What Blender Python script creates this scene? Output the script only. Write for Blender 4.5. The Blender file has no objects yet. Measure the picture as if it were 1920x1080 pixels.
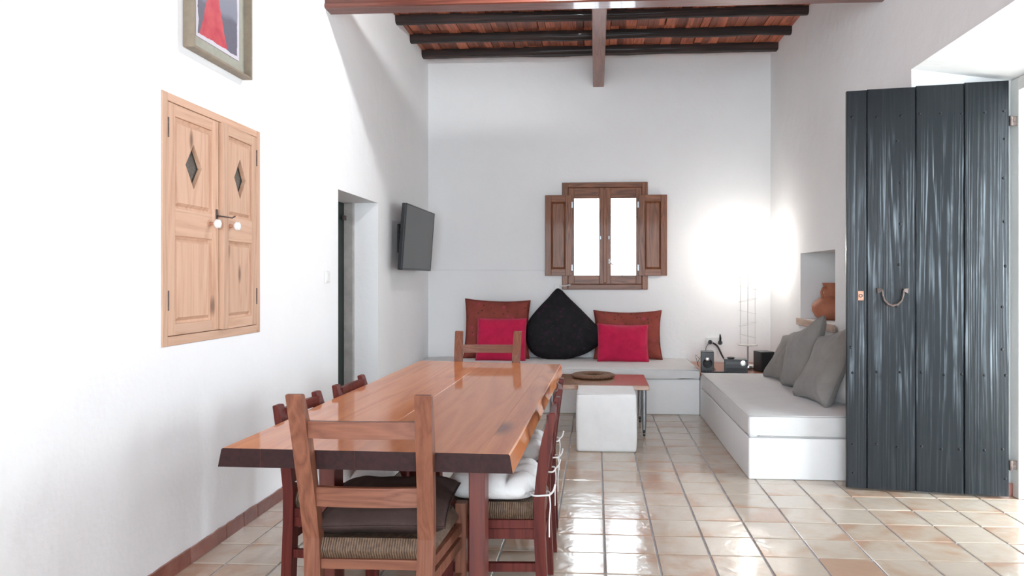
import bpy, bmesh, math, random
from mathutils import Vector, Matrix, noise
R = math.radians
rnd = random.Random(7)
C = bpy.context.scene.collection
S = bpy.context.scene

# ------------------------------------------------------------------ camera, world, light, exposure
cam = bpy.data.objects.new('camera', bpy.data.cameras.new('camera'))
C.objects.link(cam)
cam.location = (0, 0, 1.35)
cam.rotation_euler = (R(90), 0, math.atan(88 / 1350))
cam.data.sensor_width = 36
cam.data.lens = 1350 * 36 / 1920
cam.data.shift_x = -70 / 1920
cam.data.shift_y = -18 / 1920
cam.data.clip_start = 0.05
S.camera = cam

W = bpy.data.worlds.new('sky'); S.world = W; W.use_nodes = True
bg = W.node_tree.nodes['Background']
bg.inputs[0].default_value = (0.82, 0.92, 1.0, 1)
bg.inputs[1].default_value = 7.0

S.view_settings.view_transform = 'Standard'
S.view_settings.look = 'None'
S.view_settings.gamma = 1
S.view_settings.use_curve_mapping = False
S.view_settings.exposure = 1.08
LAMP_W = 48.0      # spotlight fixed to the tie beam
TABLE_LAMP_E = 85.0   # emission of the table lamp's bulb


def portal(name, loc, rot, sx, sy):
    l = bpy.data.lights.new(name, 'AREA'); l.shape = 'RECTANGLE'; l.size = sx; l.size_y = sy
    l.cycles.is_portal = True
    o = bpy.data.objects.new(name, l); C.objects.link(o); o.location = loc; o.rotation_euler = rot
    return o


portal('sky_portal_door', (2.625, 3.98, 1.29), (0, R(90), 0), 2.56, 1.28)
portal('sky_portal_window', (0.095, 8.62, 1.83), (R(-90), 0, 0), 0.84, 1.08)
portal('sky_portal_rear_fill', (0.1, -2.48, 1.65), (R(90), 0, 0), 3.2, 2.2)  # sky fill through the added opening behind the camera

# ------------------------------------------------------------------ helpers
XL, YB, ZC, YR = -1.923, 8.15, 3.875, -2.1


def xr(y):
    return 2.0 - 0.065 * (y - 4.72) / 3.43


class B:
    def __init__(s):
        s.bm = bmesh.new()

    def box(s, x0, x1, y0, y1, z0, z1, bev=0, seg=2, M=None):
        bm = bmesh.new()
        bmesh.ops.create_cube(bm, size=1)
        for v in bm.verts:
            v.co = Vector(((x0 + x1) / 2 + v.co.x * (x1 - x0), (y0 + y1) / 2 + v.co.y * (y1 - y0), (z0 + z1) / 2 + v.co.z * (z1 - z0)))
        if bev:
            bmesh.ops.bevel(bm, geom=bm.edges[:], offset=bev, segments=seg, profile=0.5, affect='EDGES')
        return s.add(bm, M)

    def add(s, bm, M=None):
        if M:
            bm.transform(M)
        me = bpy.data.meshes.new('t'); bm.to_mesh(me); bm.free()
        s.bm.from_mesh(me); bpy.data.meshes.remove(me)
        return s

    def poly(s, verts, faces):
        vs = [s.bm.verts.new(v) for v in verts]
        for f in faces:
            s.bm.faces.new([vs[i] for i in f])
        return s

    def prism(s, a, b):
        """solid between two equal-length loops of points"""
        n = len(a)
        va = [s.bm.verts.new(p) for p in a]; vb = [s.bm.verts.new(p) for p in b]
        s.bm.faces.new(va[::-1]); s.bm.faces.new(vb)
        for i in range(n):
            s.bm.faces.new((va[i], va[(i + 1) % n], vb[(i + 1) % n], vb[i]))
        return s

    def loft(s, loops):
        rings = [[s.bm.verts.new(p) for p in l] for l in loops]
        n = len(loops[0])
        s.bm.faces.new(rings[0][::-1]); s.bm.faces.new(rings[-1])
        for a, b in zip(rings, rings[1:]):
            for i in range(n):
                s.bm.faces.new((a[i], a[(i + 1) % n], b[(i + 1) % n], b[i]))
        return s

    def lathe(s, prof, n=24, c=(0, 0, 0), axis='Z'):
        loops = []
        for r, z in prof:
            l = []
            for i in range(n):
                a = 2 * math.pi * i / n
                p = Vector((r * math.cos(a), r * math.sin(a), z))
                if axis == 'Y':
                    p = Vector((p.x, -p.z, p.y))
                elif axis == 'X':
                    p = Vector((p.z, p.x, p.y))
                l.append(p + Vector(c))
            loops.append(l)
        return s.loft(loops)

    def tube(s, pts, r, n=8, closed=False):
        pts = [Vector(p) for p in pts]
        loops = []
        up = Vector((0, 0, 1))
        m = len(pts)
        for i, p in enumerate(pts):
            if closed:
                t = pts[(i + 1) % m] - pts[i - 1]
            else:
                t = pts[min(i + 1, m - 1)] - pts[max(i - 1, 0)]
            t.normalize()
            a = t.cross(up)
            if a.length < 0.05:
                a = t.cross(Vector((1, 0, 0)))
            a.normalize(); b = a.cross(t)
            up = b
            rr = r[i] if isinstance(r, (list, tuple)) else r
            loops.append([p + (a * math.cos(2 * math.pi * k / n) + b * math.sin(2 * math.pi * k / n)) * rr for k in range(n)])
        if not closed:
            return s.loft(loops)
        rings = [[s.bm.verts.new(q) for q in l] for l in loops]
        for i in range(m):
            a, b = rings[i], rings[(i + 1) % m]
            for k in range(n):
                s.bm.faces.new((a[k], a[(k + 1) % n], b[(k + 1) % n], b[k]))
        return s

    def done(s, name, mat, parent=None, smooth=False, off=None, loc=None, rot=None):
        if off is not None:
            bmesh.ops.translate(s.bm, verts=s.bm.verts[:], vec=-Vector(off))
        bmesh.ops.recalc_face_normals(s.bm, faces=s.bm.faces[:])
        me = bpy.data.meshes.new(name); s.bm.to_mesh(me); s.bm.free()
        me.materials.append(mat)
        if smooth:
            for p in me.polygons:
                p.use_smooth = True
            if smooth != 'all':
                me.set_sharp_from_angle(angle=R(38))
        o = bpy.data.objects.new(name, me); C.objects.link(o)
        if parent:
            o.parent = parent
        if loc is not None:
            o.location = loc
        if rot is not None:
            o.rotation_euler = rot
        return o


def tag(o, label, cat, group=None):
    o['label'] = label; o['category'] = cat
    if group:
        o['group'] = group
    return o


def thing(name, label, cat, loc=(0, 0, 0), rot=(0, 0, 0), group=None):
    o = bpy.data.objects.new(name, None); C.objects.link(o)
    o.empty_display_size = 0.1; o.location = loc; o.rotation_euler = rot
    return tag(o, label, cat, group)


def struct(o):
    o['kind'] = 'structure'
    return o


def sempty(name, loc=(0, 0, 0)):
    o = bpy.data.objects.new(name, None); C.objects.link(o); o.location = loc
    return struct(o)


def inst(src, name, parent, loc, scale=None, rot=None):
    o = bpy.data.objects.new(name, src.data); C.objects.link(o)
    o.parent = parent; o.location = loc
    if scale:
        o.scale = scale
    if rot:
        o.rotation_euler = rot
    return o


def copy_tree(o, parent=None):
    c = o.copy(); C.objects.link(c); c.parent = parent
    for ch in list(o.children):
        copy_tree(ch, c)
    return c


# ------------------------------------------------------------------ materials
def M_(name):
    m = bpy.data.materials.new(name); m.use_nodes = True
    nt = m.node_tree
    return m, nt, nt.nodes['Principled BSDF']


def N(nt, t, **k):
    n = nt.nodes.new(t)
    for a, v in k.items():
        if a.startswith('i_'):
            n.inputs[int(a[2:]) if a[2:].isdigit() else a[2:].replace('_', ' ')].default_value = v
        else:
            setattr(n, a, v)
    return n


def coords(nt, scale=(1, 1, 1), rot=(0, 0, 0)):
    tc = N(nt, 'ShaderNodeTexCoord')
    mp = N(nt, 'ShaderNodeMapping')
    mp.inputs['Scale'].default_value = scale
    mp.inputs['Rotation'].default_value = rot
    nt.links.new(tc.outputs['Object'], mp.inputs[0])
    return mp.outputs[0]


def ramp(nt, fac, stops, interp='LINEAR'):
    r = N(nt, 'ShaderNodeValToRGB')
    r.color_ramp.interpolation = interp
    el = r.color_ramp.elements
    while len(el) < len(stops):
        el.new(0.5)
    for e, (p, c) in zip(el, stops):
        e.position = p; e.color = (*c, 1) if len(c) == 3 else c
    nt.links.new(fac, r.inputs[0])
    return r.outputs[0]


def noise_t(nt, vec, scale, detail=4, rough=0.55, dist=0):
    n = N(nt, 'ShaderNodeTexNoise')
    n.inputs['Scale'].default_value = scale; n.inputs['Detail'].default_value = detail
    n.inputs['Roughness'].default_value = rough; n.inputs['Distortion'].default_value = dist
    nt.links.new(vec, n.inputs['Vector'])
    return n.outputs[0]


def bump(nt, bsdf, h, strength, dist=0.01):
    b = N(nt, 'ShaderNodeBump')
    b.inputs['Strength'].default_value = strength; b.inputs['Distance'].default_value = dist
    nt.links.new(h, b.inputs['Height']); nt.links.new(b.outputs[0], bsdf.inputs['Normal'])


def mixc(nt, fac, a, b, mode='MIX'):
    m = N(nt, 'ShaderNodeMix', data_type='RGBA', blend_type=mode)
    for sock, v in ((m.inputs[0], fac), (m.inputs[6], a), (m.inputs[7], b)):
        if hasattr(v, 'is_linked') or hasattr(v, 'links'):
            nt.links.new(v, sock)
        elif isinstance(v, (int, float)):
            sock.default_value = v
        else:
            sock.default_value = (*v, 1)
    return m.outputs[2]


def math_(nt, op, a, b=0.0, c=0.0):
    m = N(nt, 'ShaderNodeMath', operation=op)
    for i, v in enumerate((a, b, c)):
        if isinstance(v, (int, float)):
            m.inputs[i].default_value = v
        else:
            nt.links.new(v, m.inputs[i])
    return m.outputs[0]


def plain(name, col, rough=0.5, metal=0.0, nscale=0, namt=0.1, bscale=0, bstr=0.1, coat=0, sheen=0, spec=0.5):
    m, nt, p = M_(name)
    p.inputs['Base Color'].default_value = (*col, 1)
    p.inputs['Roughness'].default_value = rough; p.inputs['Metallic'].default_value = metal
    p.inputs['Coat Weight'].default_value = coat; p.inputs['Sheen Weight'].default_value = sheen
    p.inputs['Specular IOR Level'].default_value = spec
    v = coords(nt)
    if nscale:
        f = noise_t(nt, v, nscale)
        lo = tuple(max(0, c * (1 - namt)) for c in col); hi = tuple(min(1, c * (1 + namt)) for c in col)
        nt.links.new(ramp(nt, f, [(0.3, lo), (0.7, hi)]), p.inputs['Base Color'])
    if bscale:
        bump(nt, p, noise_t(nt, v, bscale, 6), bstr)
    return m


def plaster(name, col=(0.885, 0.89, 0.89)):
    m, nt, p = M_(name)
    v = coords(nt)
    f = noise_t(nt, v, 1.3, 5)
    nt.links.new(ramp(nt, f, [(0.3, tuple(c * 0.965 for c in col)), (0.7, col)]), p.inputs['Base Color'])
    p.inputs['Roughness'].default_value = 0.85; p.inputs['Specular IOR Level'].default_value = 0.2
    a = noise_t(nt, v, 5, 3); b = noise_t(nt, v, 60, 4)
    h = math_(nt, 'ADD', math_(nt, 'MULTIPLY', a, 2.5), math_(nt, 'MULTIPLY', b, 0.22))
    bump(nt, p, h, 0.16, 0.02)
    return m


def wood(name, dark, mid, light, axis='Y', scale=1.0, rough=0.45, coat=0.0, knots=0.0, rand=0.25, bstr=0.15, streak=9.0, spec=0.5):
    """grain runs along the given object axis"""
    m, nt, p = M_(name)
    st = {'X': (0.07, 1, 1), 'Y': (1, 0.07, 1), 'Z': (1, 1, 0.07)}[axis]
    tc = N(nt, 'ShaderNodeTexCoord'); oi = N(nt, 'ShaderNodeObjectInfo')
    add = N(nt, 'ShaderNodeVectorMath', operation='MULTIPLY_ADD')
    add.inputs[1].default_value = (1, 1, 1)
    sc = N(nt, 'ShaderNodeVectorMath', operation='SCALE'); sc.inputs['Scale'].default_value = 13.0
    cmb = N(nt, 'ShaderNodeCombineXYZ')
    for i in range(3):
        nt.links.new(oi.outputs['Random'], cmb.inputs[i])
    nt.links.new(cmb.outputs[0], sc.inputs[0])
    nt.links.new(tc.outputs['Object'], add.inputs[0]); nt.links.new(sc.outputs[0], add.inputs[2])
    mp = N(nt, 'ShaderNodeMapping'); mp.inputs['Scale'].default_value = tuple(a * scale for a in st)
    nt.links.new(add.outputs[0], mp.inputs[0])
    v = mp.outputs[0]
    rings = noise_t(nt, v, streak, 2, 0.5, 0.6)
    w = math_(nt, 'FRACT', math_(nt, 'MULTIPLY', rings, 7.0))
    w = math_(nt, 'ABSOLUTE', math_(nt, 'SUBTRACT', w, 0.5))
    fine = noise_t(nt, v, 120, 3)
    f = math_(nt, 'ADD', math_(nt, 'MULTIPLY', w, 0.9), math_(nt, 'MULTIPLY', fine, 0.55))
    col = ramp(nt, f, [(0.15, dark), (0.45, mid), (0.85, light)])
    big = noise_t(nt, v, 2.5, 2)
    col = mixc(nt, ramp(nt, big, [(0.35, (0, 0, 0)), (0.7, (0.5, 0.5, 0.5))]), col, mid)
    if knots:
        kv = N(nt, 'ShaderNodeMapping'); kv.inputs['Scale'].default_value = tuple((0.35 if a < 0.5 else 1) * scale for a in st)
        nt.links.new(add.outputs[0], kv.inputs[0])
        vo = N(nt, 'ShaderNodeTexVoronoi'); vo.inputs['Scale'].default_value = knots
        nt.links.new(kv.outputs[0], vo.inputs['Vector'])
        k = ramp(nt, vo.outputs['Distance'], [(0.05, (1, 1, 1)), (0.15, (0, 0, 0))])
        col = mixc(nt, k, col, tuple(c * 0.45 for c in dark))
    val = math_(nt, 'ADD', math_(nt, 'MULTIPLY', oi.outputs['Random'], 2 * rand), 1 - rand)
    hs = N(nt, 'ShaderNodeHueSaturation'); nt.links.new(col, hs.inputs['Color']); nt.links.new(val, hs.inputs['Value'])
    nt.links.new(hs.outputs[0], p.inputs['Base Color'])
    p.inputs['Roughness'].default_value = rough
    p.inputs['Coat Weight'].default_value = coat; p.inputs['Coat Roughness'].default_value = 0.06
    p.inputs['Specular IOR Level'].default_value = spec
    bump(nt, p, f, bstr, 0.003)
    return m


def emit(name, col, s):
    m, nt, p = M_(name)
    p.inputs['Base Color'].default_value = (*col, 1)
    p.inputs['Emission Color'].default_value = (*col, 1); p.inputs['Emission Strength'].default_value = s
    return m


def fabric(name, col, amt=0.12, weave=260, rough=0.9, fold=6, fstr=0.25, sheen=0.15):
    m, nt, p = M_(name)
    v = coords(nt)
    f = noise_t(nt, v, 9, 4)
    nt.links.new(ramp(nt, f, [(0.3, tuple(c * (1 - amt) for c in col)), (0.7, tuple(min(1, c * (1 + amt)) for c in col))]), p.inputs['Base Color'])
    p.inputs['Roughness'].default_value = rough; p.inputs['Specular IOR Level'].default_value = 0.15
    p.inputs['Sheen Weight'].default_value = sheen
    h = math_(nt, 'ADD', math_(nt, 'MULTIPLY', noise_t(nt, v, fold, 3, 0.5, 0.8), 3.0), math_(nt, 'MULTIPLY', noise_t(nt, v, weave, 2), 0.15))
    bump(nt, p, h, fstr, 0.012)
    return m


def patterned(name, base, motif, dot, vscale, thr):
    m, nt, p = M_(name)
    v = coords(nt)
    vo = N(nt, 'ShaderNodeTexVoronoi'); vo.inputs['Scale'].default_value = vscale; nt.links.new(v, vo.inputs['Vector'])
    d = vo.outputs['Distance']
    ring = ramp(nt, d, [(0.0, (1, 1, 1)), (thr * 0.5, (1, 1, 1)), (thr * 0.55, (0, 0, 0)), (thr * 0.8, (0, 0, 0)), (thr * 0.85, (1, 1, 1)), (thr, (0, 0, 0))])
    v2 = N(nt, 'ShaderNodeTexVoronoi'); v2.inputs['Scale'].default_value = vscale * 2.3; nt.links.new(v, v2.inputs['Vector'])
    leaf = ramp(nt, v2.outputs['Distance'], [(0.1, (1, 1, 1)), (0.2, (0, 0, 0))])
    f = noise_t(nt, v, 7, 3)
    col = ramp(nt, f, [(0.3, tuple(c * 0.8 for c in base)), (0.7, tuple(c * 1.2 for c in base))])
    col = mixc(nt, leaf, col, motif)
    col = mixc(nt, ring, col, dot)
    nt.links.new(col, p.inputs['Base Color'])
    p.inputs['Roughness'].default_value = 0.8; p.inputs['Specular IOR Level'].default_value = 0.2
    bump(nt, p, math_(nt, 'ADD', math_(nt, 'MULTIPLY', noise_t(nt, v, 8, 3, 0.5, 1.0), 3), noise_t(nt, v, 200, 2)), 0.3, 0.01)
    return m


m_wall = plaster('white_plaster')
m_bench = plaster('bench_plaster', (0.84, 0.845, 0.845))
m_grout = plain('grout', (0.47, 0.49, 0.51), 0.8, nscale=8, namt=0.15, bscale=90, bstr=0.2)


def tile_mat(name, edge, mid, pale, gloss):
    m, nt, p = M_(name)
    tc = N(nt, 'ShaderNodeTexCoord'); oi = N(nt, 'ShaderNodeObjectInfo')
    cmb = N(nt, 'ShaderNodeCombineXYZ'); r = math_(nt, 'MULTIPLY', oi.outputs['Random'], 37.0)
    for i in range(3):
        nt.links.new(r, cmb.inputs[i])
    add = N(nt, 'ShaderNodeVectorMath', operation='ADD')
    nt.links.new(tc.outputs['Object'], add.inputs[0]); nt.links.new(cmb.outputs[0], add.inputs[1])
    v = add.outputs[0]
    f = noise_t(nt, v, 3.2, 3, 0.55, 0.4)
    g = noise_t(nt, v, 30, 4)
    s = math_(nt, 'ADD', f, math_(nt, 'MULTIPLY', math_(nt, 'SUBTRACT', g, 0.5), 0.12))
    s = math_(nt, 'ADD', s, math_(nt, 'MULTIPLY', math_(nt, 'SUBTRACT', oi.outputs['Random'], 0.5), 0.22))
    spx = N(nt, 'ShaderNodeSeparateXYZ'); nt.links.new(tc.outputs['Object'], spx.inputs[0])
    an = math_(nt, 'MULTIPLY', oi.outputs['Random'], 61.0)
    side = math_(nt, 'ADD', math_(nt, 'MULTIPLY', spx.outputs[0], math_(nt, 'COSINE', an)), math_(nt, 'MULTIPLY', spx.outputs[1], math_(nt, 'SINE', an)))
    side = math_(nt, 'MAXIMUM', math_(nt, 'SUBTRACT', math_(nt, 'DIVIDE', side, 0.128), 0.55), 0.0)
    side = math_(nt, 'MINIMUM', side, 0.6)
    s = math_(nt, 'SUBTRACT', s, math_(nt, 'MULTIPLY', side, 0.45))
    nt.links.new(ramp(nt, s, [(0.30, edge), (0.42, mid), (0.56, pale)]), p.inputs['Base Color'])
    p.inputs['Roughness'].default_value = gloss
    p.inputs['Coat Weight'].default_value = 0.5; p.inputs['Coat Roughness'].default_value = 0.08
    h = math_(nt, 'ADD', noise_t(nt, v, 14, 2, 0.4, 0.8), math_(nt, 'MULTIPLY', noise_t(nt, v, 4, 2), 1.6))
    bump(nt, p, h, 0.22, 0.012)
    return m


m_tile = tile_mat('glazed_terracotta', (0.47, 0.31, 0.215), (0.51, 0.40, 0.305), (0.54, 0.46, 0.375), 0.2)
m_skirt = tile_mat('terracotta_skirting', (0.17, 0.05, 0.035), (0.24, 0.075, 0.05), (0.32, 0.13, 0.10), 0.35)
m_table = wood('varnished_pine', (0.46, 0.12, 0.032), (0.58, 0.185, 0.052), (0.66, 0.25, 0.085), 'Y', 1.0, 0.4, 0.65, knots=2.6, rand=0.12, bstr=0.012, streak=5, spec=0.15)
m_end = plain('plank_end_grain', (0.024, 0.006, 0.006), 0.6, nscale=60, namt=0.4, spec=0.25)
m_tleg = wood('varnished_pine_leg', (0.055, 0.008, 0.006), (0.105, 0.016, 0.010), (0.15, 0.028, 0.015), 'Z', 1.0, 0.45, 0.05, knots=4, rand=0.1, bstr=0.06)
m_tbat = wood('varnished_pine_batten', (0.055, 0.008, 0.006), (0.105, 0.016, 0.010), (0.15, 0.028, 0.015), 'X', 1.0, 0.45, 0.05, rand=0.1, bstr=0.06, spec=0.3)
m_chairA = wood('brown_beech', (0.11, 0.036, 0.02), (0.175, 0.063, 0.036), (0.24, 0.095, 0.054), 'Z', 1.5, 0.45, 0.05, rand=0.08, bstr=0.08, spec=0.3)
m_chairAx = wood('brown_beech_slat', (0.11, 0.036, 0.02), (0.175, 0.063, 0.036), (0.24, 0.095, 0.054), 'X', 1.5, 0.45, 0.05, rand=0.08, bstr=0.08, spec=0.3)
m_chairB = wood('red_mahogany', (0.055, 0.009, 0.007), (0.10, 0.016, 0.012), (0.14, 0.026, 0.017), 'Z', 1.5, 0.5, 0.0, rand=0.08, bstr=0.08, spec=0.25)
m_chairBx = wood('red_mahogany_slat', (0.055, 0.009, 0.007), (0.10, 0.016, 0.012), (0.14, 0.026, 0.017), 'X', 1.5, 0.5, 0.0, rand=0.08, bstr=0.08, spec=0.25)
m_beam = wood('varnished_beam', (0.075, 0.022, 0.015), (0.145, 0.042, 0.028), (0.20, 0.068, 0.045), 'X', 1.0, 0.35, 0.35, rand=0.05, bstr=0.25)
m_beamy = wood('varnished_beam_long', (0.13, 0.045, 0.028), (0.22, 0.08, 0.05), (0.30, 0.12, 0.08), 'Y', 1.0, 0.4, 0.2, rand=0.05, bstr=0.2)
m_joist = wood('old_juniper', (0.006, 0.003, 0.0025), (0.014, 0.006, 0.005), (0.05, 0.02, 0.014), 'X', 1.0, 0.7, 0.1, rand=0.15, bstr=0.6)
m_board = wood('ceiling_board', (0.12, 0.03, 0.018), (0.34, 0.095, 0.05), (0.50, 0.17, 0.085), 'Y', 1.0, 0.5, 0.1, rand=0.55, bstr=0.3)
PINE = ((0.47, 0.27, 0.175), (0.59, 0.37, 0.25), (0.65, 0.43, 0.31))
m_pine = wood('stripped_pine', *PINE, 'Z', 1.0, 0.6, 0.0, knots=7, rand=0.08, bstr=0.2)
m_piney = wood('stripped_pine_rail', *PINE, 'Y', 1.0, 0.6, 0.0, knots=7, rand=0.08, bstr=0.2)
OAK = ((0.05, 0.015, 0.006), (0.20, 0.07, 0.029), (0.31, 0.12, 0.052))
m_oak = wood('window_oak', *OAK, 'Z', 1.4, 0.5, 0.1, rand=0.1, bstr=0.4)
m_oakx = wood('window_oak_rail', *OAK, 'X', 1.4, 0.5, 0.1, rand=0.1, bstr=0.4)
m_ctop = wood('coffee_table_wood', (0.25, 0.10, 0.05), (0.40, 0.20, 0.11), (0.50, 0.28, 0.17), 'X', 1.0, 0.25, 0.5, rand=0.05, bstr=0.05)
m_shelf = wood('reddish_shelf', (0.28, 0.08, 0.035), (0.42, 0.15, 0.07), (0.50, 0.21, 0.10), 'X', 1.0, 0.35, 0.3, rand=0.05, bstr=0.05)
m_niche = wood('pale_lip', (0.36, 0.24, 0.18), (0.50, 0.36, 0.28), (0.60, 0.46, 0.37), 'Y', 1.0, 0.6, 0, rand=0.05, bstr=0.15)
m_white = fabric('white_cotton', (0.76, 0.76, 0.755), 0.03, 300, 0.95, 4, 0.12)
m_matt = fabric('mattress_cotton', (0.70, 0.70, 0.695), 0.03, 300, 0.95, 3, 0.1)
m_tuft = fabric('tufted_cotton', (0.72, 0.71, 0.70), 0.05, 300, 0.95, 10, 0.3)
m_grey = fabric('grey_cotton', (0.27, 0.255, 0.24), 0.1, 260, 0.9, 5, 0.4)
m_brown = fabric('brown_suede', (0.052, 0.032, 0.028), 0.25, 260, 0.85, 6, 0.3, 0.0)
m_crim = fabric('crimson_velvet', (0.50, 0.013, 0.066), 0.15, 260, 0.75, 6, 0.5)
m_rust = patterned('rust_embroidered', (0.26, 0.058, 0.044), (0.09, 0.04, 0.022), (0.42, 0.06, 0.10), 7, 0.18)
m_black = patterned('black_print', (0.013, 0.013, 0.015), (0.035, 0.037, 0.035), (0.045, 0.014, 0.034), 16, 0.34)
m_blackp = plain('black_plastic', (0.012, 0.013, 0.015), 0.35, nscale=40, namt=0.2)
m_blackm = plain('black_metal', (0.015, 0.015, 0.016), 0.45, 0.3, nscale=30, namt=0.2)
m_screen = plain('tv_screen', (0.055, 0.056, 0.058), 0.30, nscale=3, namt=0.05)
m_whitep = plain('white_plastic', (0.78, 0.78, 0.76), 0.4, nscale=20, namt=0.02)
m_porc = plain('porcelain', (0.85, 0.85, 0.84), 0.12, coat=0.5, nscale=10, namt=0.02)
m_iron = plain('rusty_iron', (0.12, 0.09, 0.08), 0.55, 0.6, nscale=50, namt=0.5, bscale=120, bstr=0.3)
m_steel = plain('grey_steel', (0.30, 0.31, 0.32), 0.35, 0.7, nscale=15, namt=0.08)
m_chrome = plain('silver', (0.75, 0.75, 0.74), 0.25, 0.9, nscale=15, namt=0.04)
m_copper = plain('copper_plate', (0.50, 0.26, 0.18), 0.5, 0.4, nscale=60, namt=0.3)
m_clay = plain('terracotta', (0.42, 0.155, 0.085), 0.7, nscale=12, namt=0.18, bscale=60, bstr=0.1)
m_straw = plain('woven_straw', (0.20, 0.105, 0.06), 0.8, nscale=60, namt=0.4, bscale=150, bstr=0.5)
m_green = plain('dark_green_paint', (0.008, 0.020, 0.018), 0.35, nscale=9, namt=0.2)
m_greyw = plain('greyed_frame', (0.42, 0.40, 0.38), 0.7, nscale=12, namt=0.15, bscale=50, bstr=0.2)
m_frame = plain('olive_frame', (0.27, 0.22, 0.16), 0.55, nscale=25, namt=0.12)
m_mount = plain('picture_mount', (0.36, 0.36, 0.30), 0.8, nscale=25, namt=0.08)
m_wire = plain('white_wire', (0.62, 0.60, 0.58), 0.5, nscale=10, namt=0.03)
m_gauze = plain('grey_gauze', (0.13, 0.115, 0.10), 0.9, nscale=120, namt=0.3)
m_dark = plain('cupboard_inside', (0.10, 0.09, 0.08), 0.9, nscale=8, namt=0.1)
m_terrace = plain('terrace_stone', (0.62, 0.58, 0.52), 0.9, nscale=3, namt=0.1)


def door_paint():
    m, nt, p = M_('weathered_black_paint_sheen')
    v = coords(nt, (1, 1, 0.02))
    oi = N(nt, 'ShaderNodeObjectInfo')
    off = N(nt, 'ShaderNodeVectorMath', operation='ADD')
    cmb = N(nt, 'ShaderNodeCombineXYZ'); nt.links.new(math_(nt, 'MULTIPLY', oi.outputs['Random'], 9.0), cmb.inputs[0])
    nt.links.new(v, off.inputs[0]); nt.links.new(cmb.outputs[0], off.inputs[1]); v = off.outputs[0]
    rings = noise_t(nt, v, 7, 2, 0.5, 0.25)
    w = math_(nt, 'ABSOLUTE', math_(nt, 'SUBTRACT', math_(nt, 'FRACT', math_(nt, 'MULTIPLY', rings, 14)), 0.5))
    fine = noise_t(nt, v, 95, 3, 0.6)
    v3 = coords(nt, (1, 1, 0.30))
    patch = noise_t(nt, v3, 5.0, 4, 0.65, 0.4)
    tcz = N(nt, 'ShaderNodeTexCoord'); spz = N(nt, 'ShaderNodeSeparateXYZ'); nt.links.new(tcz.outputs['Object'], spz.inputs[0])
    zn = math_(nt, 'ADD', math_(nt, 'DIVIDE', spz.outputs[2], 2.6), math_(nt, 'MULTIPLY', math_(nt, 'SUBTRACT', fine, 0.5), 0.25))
    zm = ramp(nt, zn, [(0.16, (0.12, 0.12, 0.12)), (0.36, (1, 1, 1)), (0.78, (1, 1, 1)), (0.90, (0.05, 0.05, 0.05))])  # keeps the streaks and painted-in sheen to the middle of the leaf
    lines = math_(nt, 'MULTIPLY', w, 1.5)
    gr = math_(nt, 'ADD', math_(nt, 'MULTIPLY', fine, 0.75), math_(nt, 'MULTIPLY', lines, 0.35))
    wear_sheen = math_(nt, 'MULTIPLY', ramp(nt, gr, [(0.52, (0, 0, 0)), (0.72, (1, 1, 1))]), ramp(nt, patch, [(0.38, (0.08, 0.08, 0.08)), (0.60, (1, 1, 1))]))
    wear_sheen = math_(nt, 'MULTIPLY', wear_sheen, zm)
    col = mixc(nt, wear_sheen, (0.007, 0.010, 0.013), (0.165, 0.195, 0.22))  # pale streaks are part worn paint, part reflected sheen put into the colour
    nt.links.new(col, p.inputs['Base Color'])
    p.inputs['Roughness'].default_value = 0.3; p.inputs['Specular IOR Level'].default_value = 0.3
    h = math_(nt, 'ADD', math_(nt, 'MULTIPLY', w, 1.0), math_(nt, 'MULTIPLY', fine, 1.1))
    bump(nt, p, h, 0.4, 0.002)
    return m


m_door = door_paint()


def rush_mat():
    m, nt, p = M_('woven_rush')
    tc = N(nt, 'ShaderNodeTexCoord'); sp = N(nt, 'ShaderNodeSeparateXYZ')
    nt.links.new(tc.outputs['Object'], sp.inputs[0])
    ax = math_(nt, 'ABSOLUTE', sp.outputs[0]); ay = math_(nt, 'ABSOLUTE', sp.outputs[1])
    sel = math_(nt, 'GREATER_THAN', ax, ay)
    inv = math_(nt, 'SUBTRACT', 1.0, sel)
    c = math_(nt, 'ADD', math_(nt, 'MULTIPLY', sp.outputs[1], sel), math_(nt, 'MULTIPLY', sp.outputs[0], inv))
    w = math_(nt, 'SINE', math_(nt, 'MULTIPLY', c, 700.0))
    n = noise_t(nt, tc.outputs['Object'], 60, 3)
    f = math_(nt, 'ADD', math_(nt, 'MULTIPLY', w, 0.25), n)
    nt.links.new(ramp(nt, f, [(0.25, (0.06, 0.033, 0.02)), (0.75, (0.18, 0.112, 0.07))]), p.inputs['Base Color'])
    p.inputs['Roughness'].default_value = 0.55
    bump(nt, p, math_(nt, 'ADD', w, n), 0.6, 0.004)
    return m


m_rush = rush_mat()


def glass_mat():
    m = bpy.data.materials.new('window_glass'); m.use_nodes = True
    nt = m.node_tree; nt.nodes.clear()
    o = N(nt, 'ShaderNodeOutputMaterial'); t = N(nt, 'ShaderNodeBsdfTransparent'); g = N(nt, 'ShaderNodeBsdfGlossy')
    g.inputs['Roughness'].default_value = 0.02
    f = N(nt, 'ShaderNodeFresnel'); f.inputs[0].default_value = 1.45
    mx = N(nt, 'ShaderNodeMixShader')
    nt.links.new(f.outputs[0], mx.inputs[0]); nt.links.new(t.outputs[0], mx.inputs[1]); nt.links.new(g.outputs[0], mx.inputs[2])
    nt.links.new(mx.outputs[0], o.inputs[0])
    return m


m_glass = glass_mat()


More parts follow.
